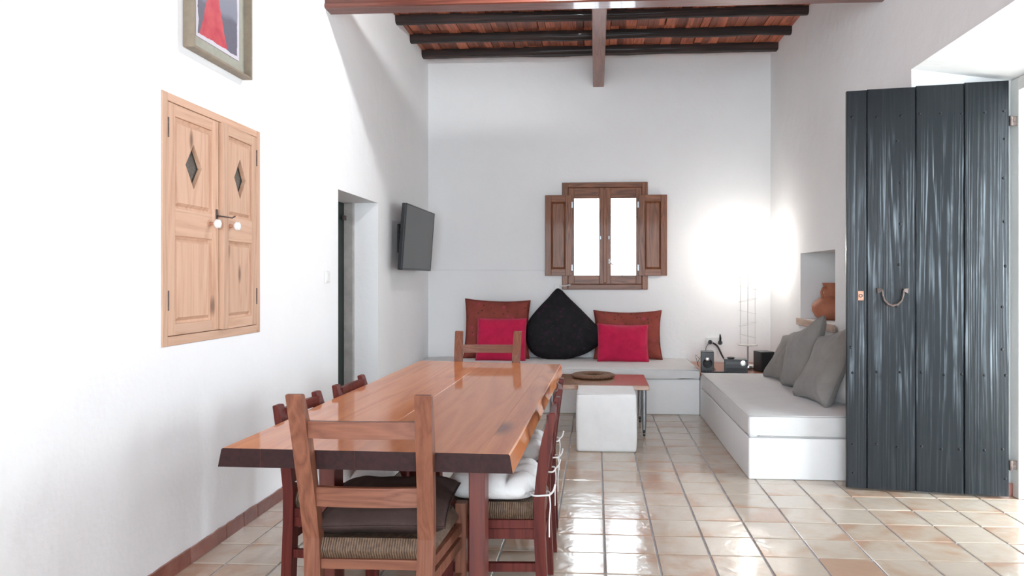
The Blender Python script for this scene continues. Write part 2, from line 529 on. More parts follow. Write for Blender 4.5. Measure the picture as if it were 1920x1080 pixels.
def painting_mat():
    """object origin at the centre of the sheet, y along the wall, z up"""
    m, nt, p = M_('abstract_painting')
    tc = N(nt, 'ShaderNodeTexCoord'); sp = N(nt, 'ShaderNodeSeparateXYZ'); nt.links.new(tc.outputs['Object'], sp.inputs[0])
    y, z = sp.outputs[1], sp.outputs[2]
    n1 = noise_t(nt, tc.outputs['Object'], 12, 5); n2 = noise_t(nt, tc.outputs['Object'], 60, 3)
    nn = math_(nt, 'SUBTRACT', n1, 0.5)
    zz = math_(nt, 'ADD', z, math_(nt, 'MULTIPLY', nn, 0.05))
    bgc = ramp(nt, math_(nt, 'ADD', math_(nt, 'MULTIPLY', zz, 2.0), 0.5), [(0.0, (0.10, 0.10, 0.14)), (0.28, (0.10, 0.10, 0.14)), (0.34, (0.21, 0.23, 0.29)), (1, (0.27, 0.28, 0.33))])
    bgc = mixc(nt, math_(nt, 'MULTIPLY', n2, 0.25), bgc, (0.30, 0.29, 0.36))
    half = math_(nt, 'ADD', math_(nt, 'MULTIPLY', math_(nt, 'SUBTRACT', 0.06, z), 0.36), 0.012)
    d = math_(nt, 'ABSOLUTE', math_(nt, 'ADD', math_(nt, 'ADD', y, 0.045), math_(nt, 'MULTIPLY', nn, 0.03)))
    cone = math_(nt, 'MULTIPLY', math_(nt, 'LESS_THAN', d, half), math_(nt, 'LESS_THAN', z, 0.06))
    red = ramp(nt, n1, [(0.3, (0.45, 0.03, 0.06)), (0.7, (0.62, 0.10, 0.11))])
    col = mixc(nt, cone, bgc, red)
    # ragged pale margin
    ey = math_(nt, 'SUBTRACT', 0.208, math_(nt, 'ABSOLUTE', y)); ez = math_(nt, 'SUBTRACT', 0.29, math_(nt, 'ABSOLUTE', z))
    e = math_(nt, 'ADD', math_(nt, 'MINIMUM', ey, ez), math_(nt, 'MULTIPLY', nn, 0.03))
    col = mixc(nt, math_(nt, 'LESS_THAN', e, 0.02), col, (0.62, 0.60, 0.66))
    nt.links.new(col, p.inputs['Base Color']); p.inputs['Roughness'].default_value = 0.5
    return m


m_paint = painting_mat()

# ------------------------------------------------------------------ the room: floor
TX, TY, X0T, Y0T = 0.256, 0.2535, 0.041, 3.300
fl = struct(B().box(-2.5, 2.7, YR - 0.4, YB + 0.5, -0.15, -0.006).done('floor', m_grout))
G = 0.005


def tile_bm(x0, x1, y0, y1):
    """bevelled slab, top at 0"""
    b = B(); t = 0.0025
    a = [(x0, y0), (x1, y0), (x1, y1), (x0, y1)]
    i = [(x0 + t, y0 + t), (x1 - t, y0 + t), (x1 - t, y1 - t), (x0 + t, y1 - t)]
    return b.loft([[(*p, -0.012) for p in a], [(*p, -0.002) for p in a], [(*p, 0.0) for p in i]])


tile_src = tile_bm(-TX / 2 + G, TX / 2 - G, -TY / 2 + G, TY / 2 - G)
first_tile = None
rest = B()


def in_bench(x0, x1, y0, y1):
    return (x0 > 1.10 and y0 > 4.98) or y0 > 7.2


for j in range(-22, 17):
    for i in range(-9, 11):
        x0, x1 = X0T + i * TX, X0T + (i + 1) * TX
        y0, y1 = Y0T + j * TY, Y0T + (j + 1) * TY
        lim_r = 2.62 if (3.25 < (y0 + y1) / 2 < 4.72) else xr((y0 + y1) / 2)
        a0, a1 = max(x0, XL), min(x1, lim_r)
        if a1 - a0 < 0.03 or y0 < YR or in_bench(x0, x1, y0, y1):
            continue
        near = y0 < 2.70
        dz = rnd.uniform(-0.0008, 0.0008)
        if near:
            rest.add(tile_bm(a0 + G, a1 - G, y0 + G, y1 - G).bm)
            continue
        if a0 == x0 and a1 == x1:
            cx, cy = (x0 + x1) / 2, (y0 + y1) / 2
            if first_tile is None:
                first_tile = tile_src.done('tile', m_tile, fl, loc=(cx, cy, dz))
            else:
                inst(first_tile, 'tile', fl, (cx, cy, dz), rot=(0, 0, rnd.choice((0, math.pi))))
        else:
            cx, cy = (a0 + a1) / 2, (y0 + y1) / 2
            w = (a1 - a0) / 2 - G
            tile_bm(-w, w, -TY / 2 + G, TY / 2 - G).done('tile', m_tile, fl, loc=(cx, cy, dz))
rt = rest.done('tile_field', m_tile, fl); rt['kind'] = 'stuff'
terr = struct(B().box(2.7, 9, -4, 12, -0.3, -0.03).done('floor_terrace', m_terrace))


# unseen roof added outside the doorway to block high sky light, plus its posts
struct(B().box(2.63, 5.6, -1.5, 9.0, 2.78, 2.95).done('ceiling_sky_block', m_wall))
for yy in (-1.2, 2.2, 5.6, 8.7):
    struct(B().box(5.3, 5.55, yy - 0.12, yy + 0.12, -0.03, 2.78, 0.01).done('trim_%d' % (12 + int(yy)), m_wall))


# ------------------------------------------------------------------ walls
def cells(b, u0, u1, z0, z1, holes, put):
    us = sorted({u0, u1, *[h[0] for h in holes], *[h[1] for h in holes]})
    zs = sorted({z0, z1, *[h[2] for h in holes], *[h[3] for h in holes]})
    for ua, ub in zip(us, us[1:]):
        col = []
        for za, zb in zip(zs, zs[1:]):
            mu, mz = (ua + ub) / 2, (za + zb) / 2
            if any(h[0] < mu < h[1] and h[2] < mz < h[3] for h in holes):
                continue
            if col and abs(col[-1][1] - za) < 1e-6:
                col[-1][1] = zb
            else:
                col.append([za, zb])
        for za, zb in col:
            put(ua, ub, za, zb)


b = B()
CUP = (3.07, 4.0, 1.043, 2.187)
DW = (5.261, 6.249, -0.2, 2.015)
cells(b, YR - 0.4, YB + 0.5, -0.1, 4.1, [CUP, DW], lambda a, c, z0, z1: b.box(XL - 0.42, XL, a, c, z0, z1))
b.box(XL - 0.42, XL - 0.36, CUP[0] - 0.01, CUP[1] + 0.01, CUP[2] - 0.01, CUP[3] + 0.01)
wl = struct(b.done('wall_left', m_wall))
b = B()
WIN = (-0.33, 0.52, 1.28, 2.38)
cells(b, -2.4, 2.6, -0.1, 4.1, [WIN], lambda a, c, z0, z1: b.box(a, c, YB, YB + 0.45, z0, z1))
wb = struct(b.done('wall_back', m_wall))
b = B()
NI = (6.10, 7.05, 0.965, 1.59)
DR = (3.20, 4.72, -0.2, 2.68)
XT = 0.62


def right_put(a, c, z0, z1):
    b.prism([(xr(a), a, z0), (xr(a) + XT, a, z0), (xr(c) + XT, c, z0), (xr(c), c, z0)],
            [(xr(a), a, z1), (xr(a) + XT, a, z1), (xr(c) + XT, c, z1), (xr(c), c, z1)])


cells(b, YR - 0.4, YB + 0.5, -0.1, 4.1, [NI, DR], right_put)
b.box(xr(6.5) + 0.46, xr(6.5) + XT - 0.005, NI[0] - 0.02, NI[1] + 0.02, NI[2] - 0.02, NI[3] + 0.02)
# splayed reveals and sloping soffit of the doorway
xi, xo = xr(4.72), xr(4.72) + XT
b.prism([(xi, 4.721, -0.05), (xo, 4.66, -0.05), (xo, 4.73, -0.05)], [(xi, 4.721, 2.69), (xo, 4.66, 2.69), (xo, 4.73, 2.69)])
xi2, xo2 = xr(3.2), xr(3.2) + XT
b.prism([(xi2, 3.199, -0.05), (xo2, 3.32, -0.05), (xo2, 3.19, -0.05)], [(xi2, 3.199, 2.69), (xo2, 3.32, 2.69), (xo2, 3.19, 2.69)])
b.prism([(xi, 3.195, 2.681), (xo, 3.195, 2.575), (xo, 3.195, 2.69)], [(xi, 4.725, 2.681), (xo, 4.725, 2.575), (xo, 4.725, 2.69)])
wr = struct(b.done('wall_right', m_wall))
b = B()
REAR_FILL = (-1.5, 1.7, 0.55, 2.75)  # unseen opening added in the rear wall to give fill light
cells(b, -2.4, 2.7, -0.1, 4.1, [REAR_FILL], lambda a, c, z0, z1: b.box(a, c, YR - 0.4, YR, z0, z1))
wre = struct(b.done('wall_rear', m_wall))

# skirting tiles along the left wall
bl = sempty('baseboard_left')
js = [-2.0, -1.67, -1.34, -1.01, -0.68, -0.35, -0.02, 0.31, 0.64, 0.97, 1.3, 1.63, 1.96, 2.29, 2.62, 2.95, 3.282, 3.615, 3.80, 3.96, 4.29, 4.62, 4.95, 5.258]
for a, c in zip(js, js[1:]):
    h = 0.074 + rnd.uniform(-0.003, 0.003)
    n = 6
    lo = [(XL + 0.013, a + 0.003 + (c - a - 0.006) * k / n, 0.001) for k in range(n + 1)]
    hi = [(XL + 0.011, p[1], h + rnd.uniform(-0.003, 0.002)) for p in lo][::-1]
    loop = lo + hi
    B().prism([(XL + 0.0005, p[1], p[2]) for p in loop], loop).done('tile', m_skirt, bl)
B().box(XL + 0.0005, XL + 0.012, 6.252, 6.70, 0.001, 0.074, 0.002).done('tile', m_skirt, bl)
B().box(XL + 0.0005, XL + 0.012, 6.705, 7.17, 0.001, 0.074, 0.002).done('tile', m_skirt, bl)
br = sempty('baseboard_right')
B().prism([(2.44, 4.650, 0.001), (2.70, 4.625, 0.001), (2.70, 4.64, 0.001), (2.44, 4.665, 0.001)],
          [(2.44, 4.650, 0.08), (2.70, 4.625, 0.08), (2.70, 4.64, 0.08), (2.44, 4.665, 0.08)]).done('tile', m_skirt, br)

# ------------------------------------------------------------------ ceiling: boards on joists
ce = struct(B().box(-2.4, 2.6, YR - 0.4, YB + 0.5, ZC + 0.03, ZC + 0.2).done('ceiling', m_joist))
x = XL - 0.05
while x < 2.02:
    w = rnd.uniform(0.055, 0.115)
    g = rnd.uniform(0.001, 0.004)
    dz = rnd.uniform(-0.006, 0.006)
    ya = 5.05
    while ya < YB:
        yb = min(YB + 0.02, ya + rnd.choice((0.55, 1.1, 1.1, 1.65)))
        sk = rnd.uniform(-0.008, 0.008)
        B().prism([(x + g, ya, ZC + dz), (x + w, ya, ZC + dz), (x + w, ya, ZC + 0.028), (x + g, ya, ZC + 0.028)],
                  [(x + g + sk, yb - 0.003, ZC + dz), (x + w + sk, yb - 0.003, ZC + dz), (x + w + sk, yb - 0.003, ZC + 0.028), (x + g + sk, yb - 0.003, ZC + 0.028)]).done('board', m_board, ce)
        ya = yb
    x += w
nb = B()
x = XL - 0.05
while x < 2.02:
    nb.box(x + 0.002, x + 0.115, YR, 5.045, ZC, ZC + 0.028); x += 0.12
o = nb.done('board_field', m_board, ce); o['kind'] = 'stuff'


def rough_log(x0, x1, y, z0, z1, wy, seed, n=40):
    loops = []
    for k in range(n + 1):
        t = k / n; x = x0 + (x1 - x0) * t
        q = lambda s: noise.noise(Vector((x * 1.6, seed * 7.3, s))) * 0.012 + noise.noise(Vector((x * 7, seed * 3.1, s))) * 0.006
        zb = z0 + q(0.3); a = 0.018
        loops.append([(x, y + q(1) + a, zb), (x, y + wy + q(2) - a, zb + q(5) * 0.5), (x, y + wy + q(2), zb + a), (x, y + wy, z1), (x, y + q(1), z1), (x, y + q(1), zb + a * 1.3)])
    return B().loft(loops)


for k, yj in enumerate([-1.4, -0.85, -0.3, 0.25, 0.8, 1.35, 1.9, 2.45, 3.0, 3.55, 4.1, 4.65, 5.20, 5.72, 6.25, 6.79, 7.33, 7.83]):
    rough_log(XL - 0.05, 2.05, yj, 3.795, ZC + 0.004, 0.075 if yj < 7.8 else 0.11, k + 1).done('joist', m_joist, ce, smooth=True)

# tie beam and the long beam resting on it
b = B()
pr = [(5.115, 3.266), (4.995, 3.268), (4.985, 3.276), (4.985, 3.296), (4.995, 3.301), (4.995, 3.50), (5.115, 3.50)]
b.prism([(XL - 0.06, y, z) for y, z in pr], [(2.06, y + 0.05, z + 0.012) for y, z in pr])
tag(b.done('tie_beam', m_beam), 'thick varnished reddish tie beam crossing the room wall to wall below the joists', 'beam')
b = B().box(-0.036, 0.086, 5.02, YB + 0.03, 3.512, 3.66, 0.006)
tag(b.done('ridge_beam', m_beamy), 'slim brown beam running from the tie beam to the far wall above the window', 'beam')

# small spotlight clamped on the tie beam (just above the picture)
sp = thing('spotlight', 'small white spotlight bracketed to the front of the tie beam', 'lamp', (-0.14, 4.60, 3.60))
aim = Vector((-1.0, 0.30, -0.42)).normalized()
AM = aim.to_track_quat('Z', 'Y').to_matrix().to_4x4()
B().tube([(0.0, 0.387, -0.16), (0.0, 0.25, -0.02), (0.0, 0.06, 0.03), (0.02, 0.0, 0.02)], 0.008).done('bracket', m_whitep, sp, smooth=True)
b = B().lathe([(0.012, -0.06), (0.035, -0.05), (0.045, -0.01), (0.047, 0.005), (0.041, 0.003), (0.03, -0.03)], 20); b.bm.transform(AM)
b.done('housing', m_whitep, sp, smooth=True)
b = B().lathe([(0.03, -0.012), (0.036, -0.006), (0.03, -0.002), (0.005, 0.0)], 20); b.bm.transform(AM)
b.done('bulb', emit('spot_bulb', (1, 0.98, 0.96), 20), sp, smooth='all')
l = bpy.data.lights.new('spot_bulb_light', 'SPOT'); l.energy = LAMP_W; l.shadow_soft_size = 0.03; l.color = (0.95, 0.975, 1.0)
l.spot_size = R(168); l.spot_blend = 0.55
lo = bpy.data.objects.new('spot_bulb_light', l); C.objects.link(lo); lo.parent = sp
lo.location = aim * 0.045; lo.rotation_euler = aim.to_track_quat('-Z', 'Y').to_euler()

# ------------------------------------------------------------------ window in the far wall
w1 = sempty('window_1', (0.095, YB, 1.83))
wo = (0.095, YB, 1.83)


def part(bld, name, mat, par, off, smooth=False):
    return bld.done(name, mat, par, smooth, off=off)


# casing
for (x0, x1, z0, z1, mm) in ((-0.386, -0.319, 1.224, 2.432, m_oak), (0.512, 0.577, 1.224, 2.432, m_oak), (-0.319, 0.512, 2.375, 2.432, m_oakx), (-0.319, 0.512, 1.224, 1.284, m_oakx)):
    part(B().box(x0, x1, YB - 0.028, YB + 0.10, z0, z1, 0.006), 'window_frame', mm, w1, wo)
for sx, (x0, x1) in enumerate(((-0.317, 0.0955), (0.0975, 0.51))):
    px0, px1 = ((-0.249, 0.032), (0.165, 0.447))[sx]
    s1 = part(B().box(x0, px0, YB - 0.012, YB + 0.035, 1.286, 2.373, 0.004), 'sash', m_oak, w1, wo)
    so = Vector(wo)
    part(B().box(px1, x1, YB - 0.012, YB + 0.035, 1.286, 2.373, 0.004), 'stile', m_oak, s1, wo)
    part(B().box(px0, px1, YB - 0.010, YB + 0.033, 2.254, 2.373, 0.003), 'rail', m_oakx, s1, wo)
    part(B().box(px0, px1, YB - 0.010, YB + 0.033, 1.286, 1.386, 0.003), 'rail', m_oakx, s1, wo)
    part(B().box(px0 - 0.004, px1 + 0.004, YB + 0.008, YB + 0.013, 1.38, 2.26), 'pane', m_glass, s1, wo)
part(B().box(0.078, 0.118, YB - 0.024, YB - 0.010, 1.30, 2.36, 0.006), 'astragal', m_oak, w1, wo)
for (x0, x1, z0, z1) in ((-0.329, 0.519, 1.281, 1.325), (-0.329, 0.519, 2.335, 2.379), (-0.329, -0.285, 1.325, 2.335), (0.475, 0.519, 1.325, 2.335), (0.05, 0.145, 1.325, 2.335)):
    part(B().box(x0, x1, YB + 0.036, YB + 0.06, z0, z1), 'stop', m_oak, w1, wo)
# bars seen faintly behind the right pane
for zz in (1.62, 2.06):
    part(B().tube([(-0.33, YB + 0.2, zz), (0.52, YB + 0.2, zz)], 0.005, 6), 'bar', m_wire, w1, wo)
for xx in (0.0, 0.30):
    part(B().tube([(xx, YB + 0.2, 1.28), (xx, YB + 0.2, 2.38)], 0.005, 6), 'bar', m_wire, w1, wo)
hd = part(B().box(0.136, 0.156, YB - 0.034, YB - 0.010, 1.515, 1.57, 0.004), 'handle', m_whitep, w1, wo, True)
part(B().tube([(0.146, YB - 0.038, 1.548), (0.152, YB - 0.055, 1.535), (0.185, YB - 0.055, 1.497)], 0.008), 'lever', m_whitep, hd, wo, True)
part(B().box(0.04, 0.055, YB - 0.018, YB - 0.010, 1.79, 1.83, 0.002), 'catch', m_steel, w1, wo)
part(B().box(0.135, 0.15, YB - 0.018, YB - 0.010, 1.79, 1.83, 0.002), 'catch', m_steel, w1, wo)
# folded-back shutters
for side, (x0, x1, z0, z1) in enumerate(((-0.575, -0.277, 1.38, 2.286), (0.473, 0.787, 1.38, 2.284))):
    so = ((x0 + x1) / 2, YB - 0.05, 1.38)
    sh = bpy.data.objects.new('shutter', None); C.objects.link(sh); sh.parent = w1; sh.location = Vector(so) - Vector(wo)
    ya, yb = YB - 0.066, YB - 0.034
    xin, xout = (x1, x0) if side == 0 else (x0, x1)
    sw = 0.068
    part(B().box(x0, x0 + sw, ya, yb, z0, z1, 0.003), 'stile', m_oak, sh, so)
    part(B().box(x1 - sw, x1, ya, yb, z0, z1, 0.003), 'stile', m_oak, sh, so)
    part(B().box(x0 + sw, x1 - sw, ya, yb, z1 - 0.075, z1, 0.003), 'rail', m_oakx, sh, so)
    part(B().box(x0 + sw, x1 - sw, ya, yb, z0, z0 + 0.075, 0.003), 'rail', m_oakx, sh, so)
    f0, f1, g0, g1 = x0 + sw, x1 - sw, z0 + 0.075, z1 - 0.075
    e = 0.022
    bb = B().loft([[(f0, yb - 0.004, g0), (f1, yb - 0.004, g0), (f1, yb - 0.004, g1), (f0, yb - 0.004, g1)],
                   [(f0, ya + 0.020, g0), (f1, ya + 0.020, g0), (f1, ya + 0.020, g1), (f0, ya + 0.020, g1)],
                   [(f0 + e, ya + 0.010, g0 + e), (f1 - e, ya + 0.010, g0 + e), (f1 - e, ya + 0.010, g1 - e), (f0 + e, ya + 0.010, g1 - e)]])
    part(bb, 'panel', m_oak, sh, so)
    for zz in (z0 + 0.09, z1 - 0.11):
        xh = xin + (0.006 if side == 0 else -0.006)
        part(B().box(xh - 0.009, xh + 0.009, ya - 0.004, ya + 0.004, zz - 0.035, zz + 0.035, 0.002), 'hinge', m_steel, sh, so)

# ------------------------------------------------------------------ plank door standing open in the right doorway
A = Vector((1.596, 4.715, 0.015)); Bv = Vector((2.52, 4.575, 0.015))
ux = (Bv - A).normalized(); L = (Bv - A).length
d1 = sempty('door_1', A); d1.rotation_euler = (0, 0, math.atan2(ux.y, ux.x))
HD = 2.53
# local: x along the leaf from the free edge to the hinge edge, y away from the camera
cuts = [0, 0.122, 0.408, 0.684, L]
for k, (a, c) in enumerate(zip(cuts, cuts[1:])):
    g0 = 0.0015 if k else 0; dz = rnd.uniform(-0.004, 0.004)
    n = 30
    loops = []
    for q in range(n + 1):
        z = (HD + 0.018 * (a + c) / 2 / L) * q / n
        wa = (noise.noise(Vector((z * 3, k * 5.1, 0))) * 0.003 + noise.noise(Vector((z * 14, k * 5.1, 4))) * 0.0018) if k in (2, 3) else 0
        wc = (noise.noise(Vector((z * 3, k * 5.1 + 9, 0))) * 0.003 + noise.noise(Vector((z * 14, k * 5.1, 7))) * 0.0018) if k in (1, 2) else 0
        x0, x1 = a + g0 + abs(wa), c - 0.0015 - abs(wc)
        y0 = 0.0
        bv = 0.004
        loops.append([(x0, 0.036, z), (x0, y0 + bv, z), (x0 + bv, y0, z), (x1 - bv, y0, z), (x1, y0 + bv, z), (x1, 0.036, z)])
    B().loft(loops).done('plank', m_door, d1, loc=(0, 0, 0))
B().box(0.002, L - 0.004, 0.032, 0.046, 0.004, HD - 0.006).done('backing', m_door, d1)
nail0 = None
for row in (0.10, 0.28, 0.74, 0.90, 1.16, 1.42, 1.68, 1.94, 2.20, 2.36):
    xs = (0.03, 0.17, 0.31, 0.43, 0.56, 0.665, 0.79, L - 0.03) if row in (0.28, 0.74, 2.36) else (0.03 if row < 1 else 0.31, L - 0.03)
    for xx in xs:
        p = (xx + rnd.uniform(-0.012, 0.012), 0.0, row + rnd.uniform(-0.01, 0.01))
        if nail0 is None:
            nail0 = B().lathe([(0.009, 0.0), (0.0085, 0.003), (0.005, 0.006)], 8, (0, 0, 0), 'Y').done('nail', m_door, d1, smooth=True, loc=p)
        else:
            inst(nail0, 'nail', d1, p)
kp = B().box(0.067, 0.101, -0.006, 0.003, 1.195, 1.255, 0.002).done('keyhole_plate', m_copper, d1)
B().lathe([(0.012, 0), (0.012, 0.004), (0.007, 0.004), (0.007, 0.0)], 14, (0.084, -0.005, 1.225), 'Y').done('keyhole', m_iron, kp, smooth=True)
px, pz = 0.268, 1.262
pts = [(px - 0.062, -0.028, pz), (px - 0.060, -0.03, pz - 0.03), (px - 0.05, -0.03, pz - 0.065), (px - 0.028, -0.03, pz - 0.09), (px, -0.03, pz - 0.098),
       (px + 0.028, -0.03, pz - 0.09), (px + 0.05, -0.03, pz - 0.065), (px + 0.060, -0.03, pz - 0.03), (px + 0.062, -0.028, pz)]
rp = B().tube(pts, [0.006, 0.006, 0.007, 0.008, 0.009, 0.008, 0.007, 0.006, 0.006], 8).done('ring_pull', m_iron, d1, smooth=True)
for sx in (-1, 1):
    B().prism([(px + sx * 0.062, -0.034, pz + 0.008), (px + sx * 0.092, -0.026, pz + 0.012), (px + sx * 0.088, -0.026, pz - 0.022), (px + sx * 0.062, -0.034, pz - 0.006)],
              [(px + sx * 0.062, 0.002, pz + 0.008), (px + sx * 0.092, 0.002, pz + 0.012), (px + sx * 0.088, 0.002, pz - 0.022), (px + sx * 0.062, 0.002, pz - 0.006)]).done('staple', m_iron, rp)
for zz in (0.19, 2.30):
    B().lathe([(0.011, -0.03), (0.011, 0.03)], 10, (L + 0.012, 0.012, zz)).done('hinge', m_iron, d1, smooth=True)
    B().box(L + 0.004, L + 0.05, 0.022, 0.027, zz - 0.028, zz + 0.028).done('hinge_plate', m_iron, d1)
# outer wooden frame of the doorway
t1 = sempty('trim_1', (2.6, 4.6, 0))
off = (2.6, 4.6, 0)
part(B().box(2.575, 2.66, 4.575, 4.665, 0.0, 2.58, 0.004), 'jamb', m_whitep, t1, off)
part(B().box(2.575, 2.66, 3.31, 3.40, 0.0, 2.58, 0.004), 'jamb', m_whitep, t1, off)
part(B().box(2.575, 2.66, 3.40, 4.575, 2.50, 2.58, 0.004), 'lintel', m_whitep, t1, off)

# dark door at the back of the left doorway
d2 = sempty('door_2', (-2.24, 5.75, 0)); off = (-2.24, 5.75, 0)
for a, c in ((5.265, 5.58), (5.584, 5.90), (5.904, 6.245)):
    part(B().box(-2.255, -2.215, a, c, 0.01, 2.012, 0.003), 'plank', m_green, d2, off)
part(B().box(-2.214, -2.135, 6.195, 6.247, 0.0, 2.013, 0.003), 'jamb', m_greyw, d2, off)
part(B().box(-2.214, -2.135, 5.263, 5.315, 0.0, 2.013, 0.003), 'jamb', m_greyw, d2, off)
part(B().box(-2.205, -2.19, 6.13, 6.20, 1.86, 1.90, 0.003), 'hinge', m_iron, d2, off)

# ------------------------------------------------------------------ cupboard let into the left wall
cu = thing('wall_cupboard', 'stripped pine cupboard with two diamond-pierced doors set into the left wall', 'cupboard', (XL, 3.535, 1.043))
off = (XL, 3.535, 1.043)
X1 = XL + 0.006
part(B().box(XL - 0.06, X1, 3.071, 3.112, 1.044, 2.186, 0.003), 'frame_stile', m_pine, cu, off)
part(B().box(XL - 0.06, X1, 3.962, 3.999, 1.044, 2.186, 0.003), 'frame_stile', m_pine, cu, off)
part(B().box(XL - 0.06, X1 - 0.001, 3.112, 3.962, 2.149, 2.186, 0.003), 'frame_rail', m_piney, cu, off)
part(B().box(XL - 0.06, X1 - 0.001, 3.112, 3.962, 1.044, 1.087, 0.003), 'frame_rail', m_piney, cu, off)
part(B().box(XL - 0.35, XL - 0.34, 3.075, 3.995, 1.05, 2.18), 'back_panel', m_dark, cu, off)
for yy in (3.074, 3.984):
    part(B().box(XL - 0.338, XL - 0.062, yy, yy + 0.012, 1.05, 2.18), 'side_panel', m_dark, cu, off)


def cup_leaf(y0, y1, hinge_y, ang):
    """leaf in local coords: y along the wall, x out of the wall"""
    lf = bpy.data.objects.new('door', None); C.objects.link(lf); lf.parent = cu
    lf.location = (0, hinge_y - off[1], 0); lf.rotation_euler = (0, 0, ang)
    sh = (XL, hinge_y, off[2])
    xb, xf = XL - 0.026, XL + 0.004
    z0, z1 = 1.09, 2.146
    st = 0.058
    P = lambda bb, n, mm=m_pine, sm=False: part(bb, n, mm, lf, sh, sm)
    P(B().box(xb, xf, y0, y0 + st, z0, z1, 0.002), 'stile')
    P(B().box(xb, xf, y1 - st, y1, z0, z1, 0.002), 'stile')
    ya, yb = y0 + st, y1 - st
    for (a, c) in ((2.09, z1), (1.545, 1.672), (z0, 1.142)):
        P(B().box(xb, xf - 0.0005, ya, yb, a, c, 0.002), 'rail', m_piney)
    # panels: sunk field with chamfered raised centre; the upper one pierced by a diamond
    e = 0.028
    for (a, c, pierced) in ((1.672, 2.09, True), (1.142, 1.545, False)):
        q = [(ya, a), (yb, a), (yb, c), (ya, c)]
        i1 = [(ya + 0.012, a + 0.012), (yb - 0.012, a + 0.012), (yb - 0.012, c - 0.012), (ya + 0.012, c - 0.012)]
        i2 = [(ya + e, a + e), (yb - e, a + e), (yb - e, c - e), (ya + e, c - e)]
        lv = lambda pts, x: [(x, y, z) for y, z in pts]
        bb = B()
        if not pierced:
            bb.loft([lv(q, xb + 0.004), lv(q, xf - 0.012), lv(i1, xf - 0.018), lv(i2, xf - 0.005)])
            P(bb, 'panel')
        else:
            cy, cz = (ya + yb) / 2, 1.884
            dm = [(cy, cz - 0.108), (cy + 0.070, cz), (cy, cz + 0.108), (cy - 0.070, cz)]
            ring = lambda o, i, x0, x1: bb.poly([(x0, *p) for p in o] + [(x1, *p) for p in i], [(k, (k + 1) % 4, 4 + (k + 1) % 4, 4 + k) for k in range(4)])
            ring(q, q, xb + 0.004, xf - 0.012); ring(q, i1, xf - 0.012, xf - 0.018); ring(i1, i2, xf - 0.018, xf - 0.005)
            # field between rectangle and diamond
            o = i2
            for x in (xf - 0.005, xb + 0.004):
                oo = o if x > XL - 0.01 else q
                vs = [(x, *p) for p in oo] + [(x, *p) for p in dm]
                # corners 0 bl,1 br,2 tr,3 tl ; diamond 4 bottom,5 right,6 top,7 left
                bb.poly(vs, [(0, 1, 4), (1, 5, 4), (1, 2, 5), (2, 6, 5), (2, 3, 6), (3, 7, 6), (3, 0, 7), (0, 4, 7)])
            ring(dm, dm, xf - 0.005, xb + 0.004)
            P(bb, 'panel')
            P(B().box(xb - 0.006, xb - 0.002, cy - 0.11, cy + 0.11, cz - 0.15, cz + 0.15), 'gauze', m_gauze)
    return lf, xf, sh


lfA, xf, shA = cup_leaf(3.114, 3.549, 3.114, 0.0)
lfB, xf, shB = cup_leaf(3.555, 3.960, 3.960, R(3.2))
for lf, sh, yk in ((lfA, shA, 3.470), (lfB, shB, 3.628)):
    k = part(B().lathe([(0.009, 0.0), (0.007, 0.012), (0.008, 0.022)], 12, (xf, yk, 1.622), 'X'), 'knob_stem', m_copper, lf, sh, True)
    part(B().lathe([(0.008, 0.020), (0.019, 0.026), (0.024, 0.036), (0.021, 0.048), (0.010, 0.054)], 18, (xf, yk, 1.622), 'X'), 'knob', m_porc, lf, sh, True)
part(B().box(xf, xf + 0.004, 3.520, 3.538, 1.64, 1.70, 0.002), 'latch_plate', m_iron, lfA, shA)
part(B().tube([(xf + 0.006, 3.529, 1.668), (xf + 0.02, 3.545, 1.665), (xf + 0.045, 3.60, 1.662), (xf + 0.05, 3.62, 1.672)], 0.004, 6), 'latch_hook', m_iron, lfA, shA, True)
for yy, sh_, lf in ((3.114, shA, lfA), (3.957, shB, lfB)):
    for zz in (1.25, 2.03):
        part(B().box(xf - 0.001, xf + 0.004, yy - 0.004, yy + 0.005, zz - 0.045, zz + 0.045, 0.001), 'hinge', m_iron, lf, sh_)

# ------------------------------------------------------------------ framed painting above it
pf = thing('framed_painting', 'abstract painting with a red cone in a deep olive box frame', 'picture', (XL, 3.525, 2.43))
off = (XL, 3.525, 2.43)
ZT = 3.17
part(B().box(XL + 0.001, XL + 0.054, 3.238, 3.250, 2.43, ZT, 0.0015), 'frame_side', m_frame, pf, off)
part(B().box(XL + 0.001, XL + 0.054, 3.798, 3.810, 2.43, ZT, 0.0015), 'frame_side', m_frame, pf, off)
part(B().box(XL + 0.001, XL + 0.054, 3.250, 3.798, 2.43, 2.442, 0.0015), 'frame_rail', m_frame, pf, off)
part(B().box(XL + 0.001, XL + 0.054, 3.250, 3.798, ZT - 0.012, ZT, 0.0015), 'frame_rail', m_frame, pf, off)
part(B().box(XL + 0.002, XL + 0.014, 3.251, 3.797, 2.443, ZT - 0.013), 'mount', m_mount, pf, off)
B().box(-0.001, 0.001, -0.208, 0.208, -0.29, 0.29).done('painting', m_paint, pf, loc=(0.0165, 3.525 - off[1], 2.80 - off[2]))

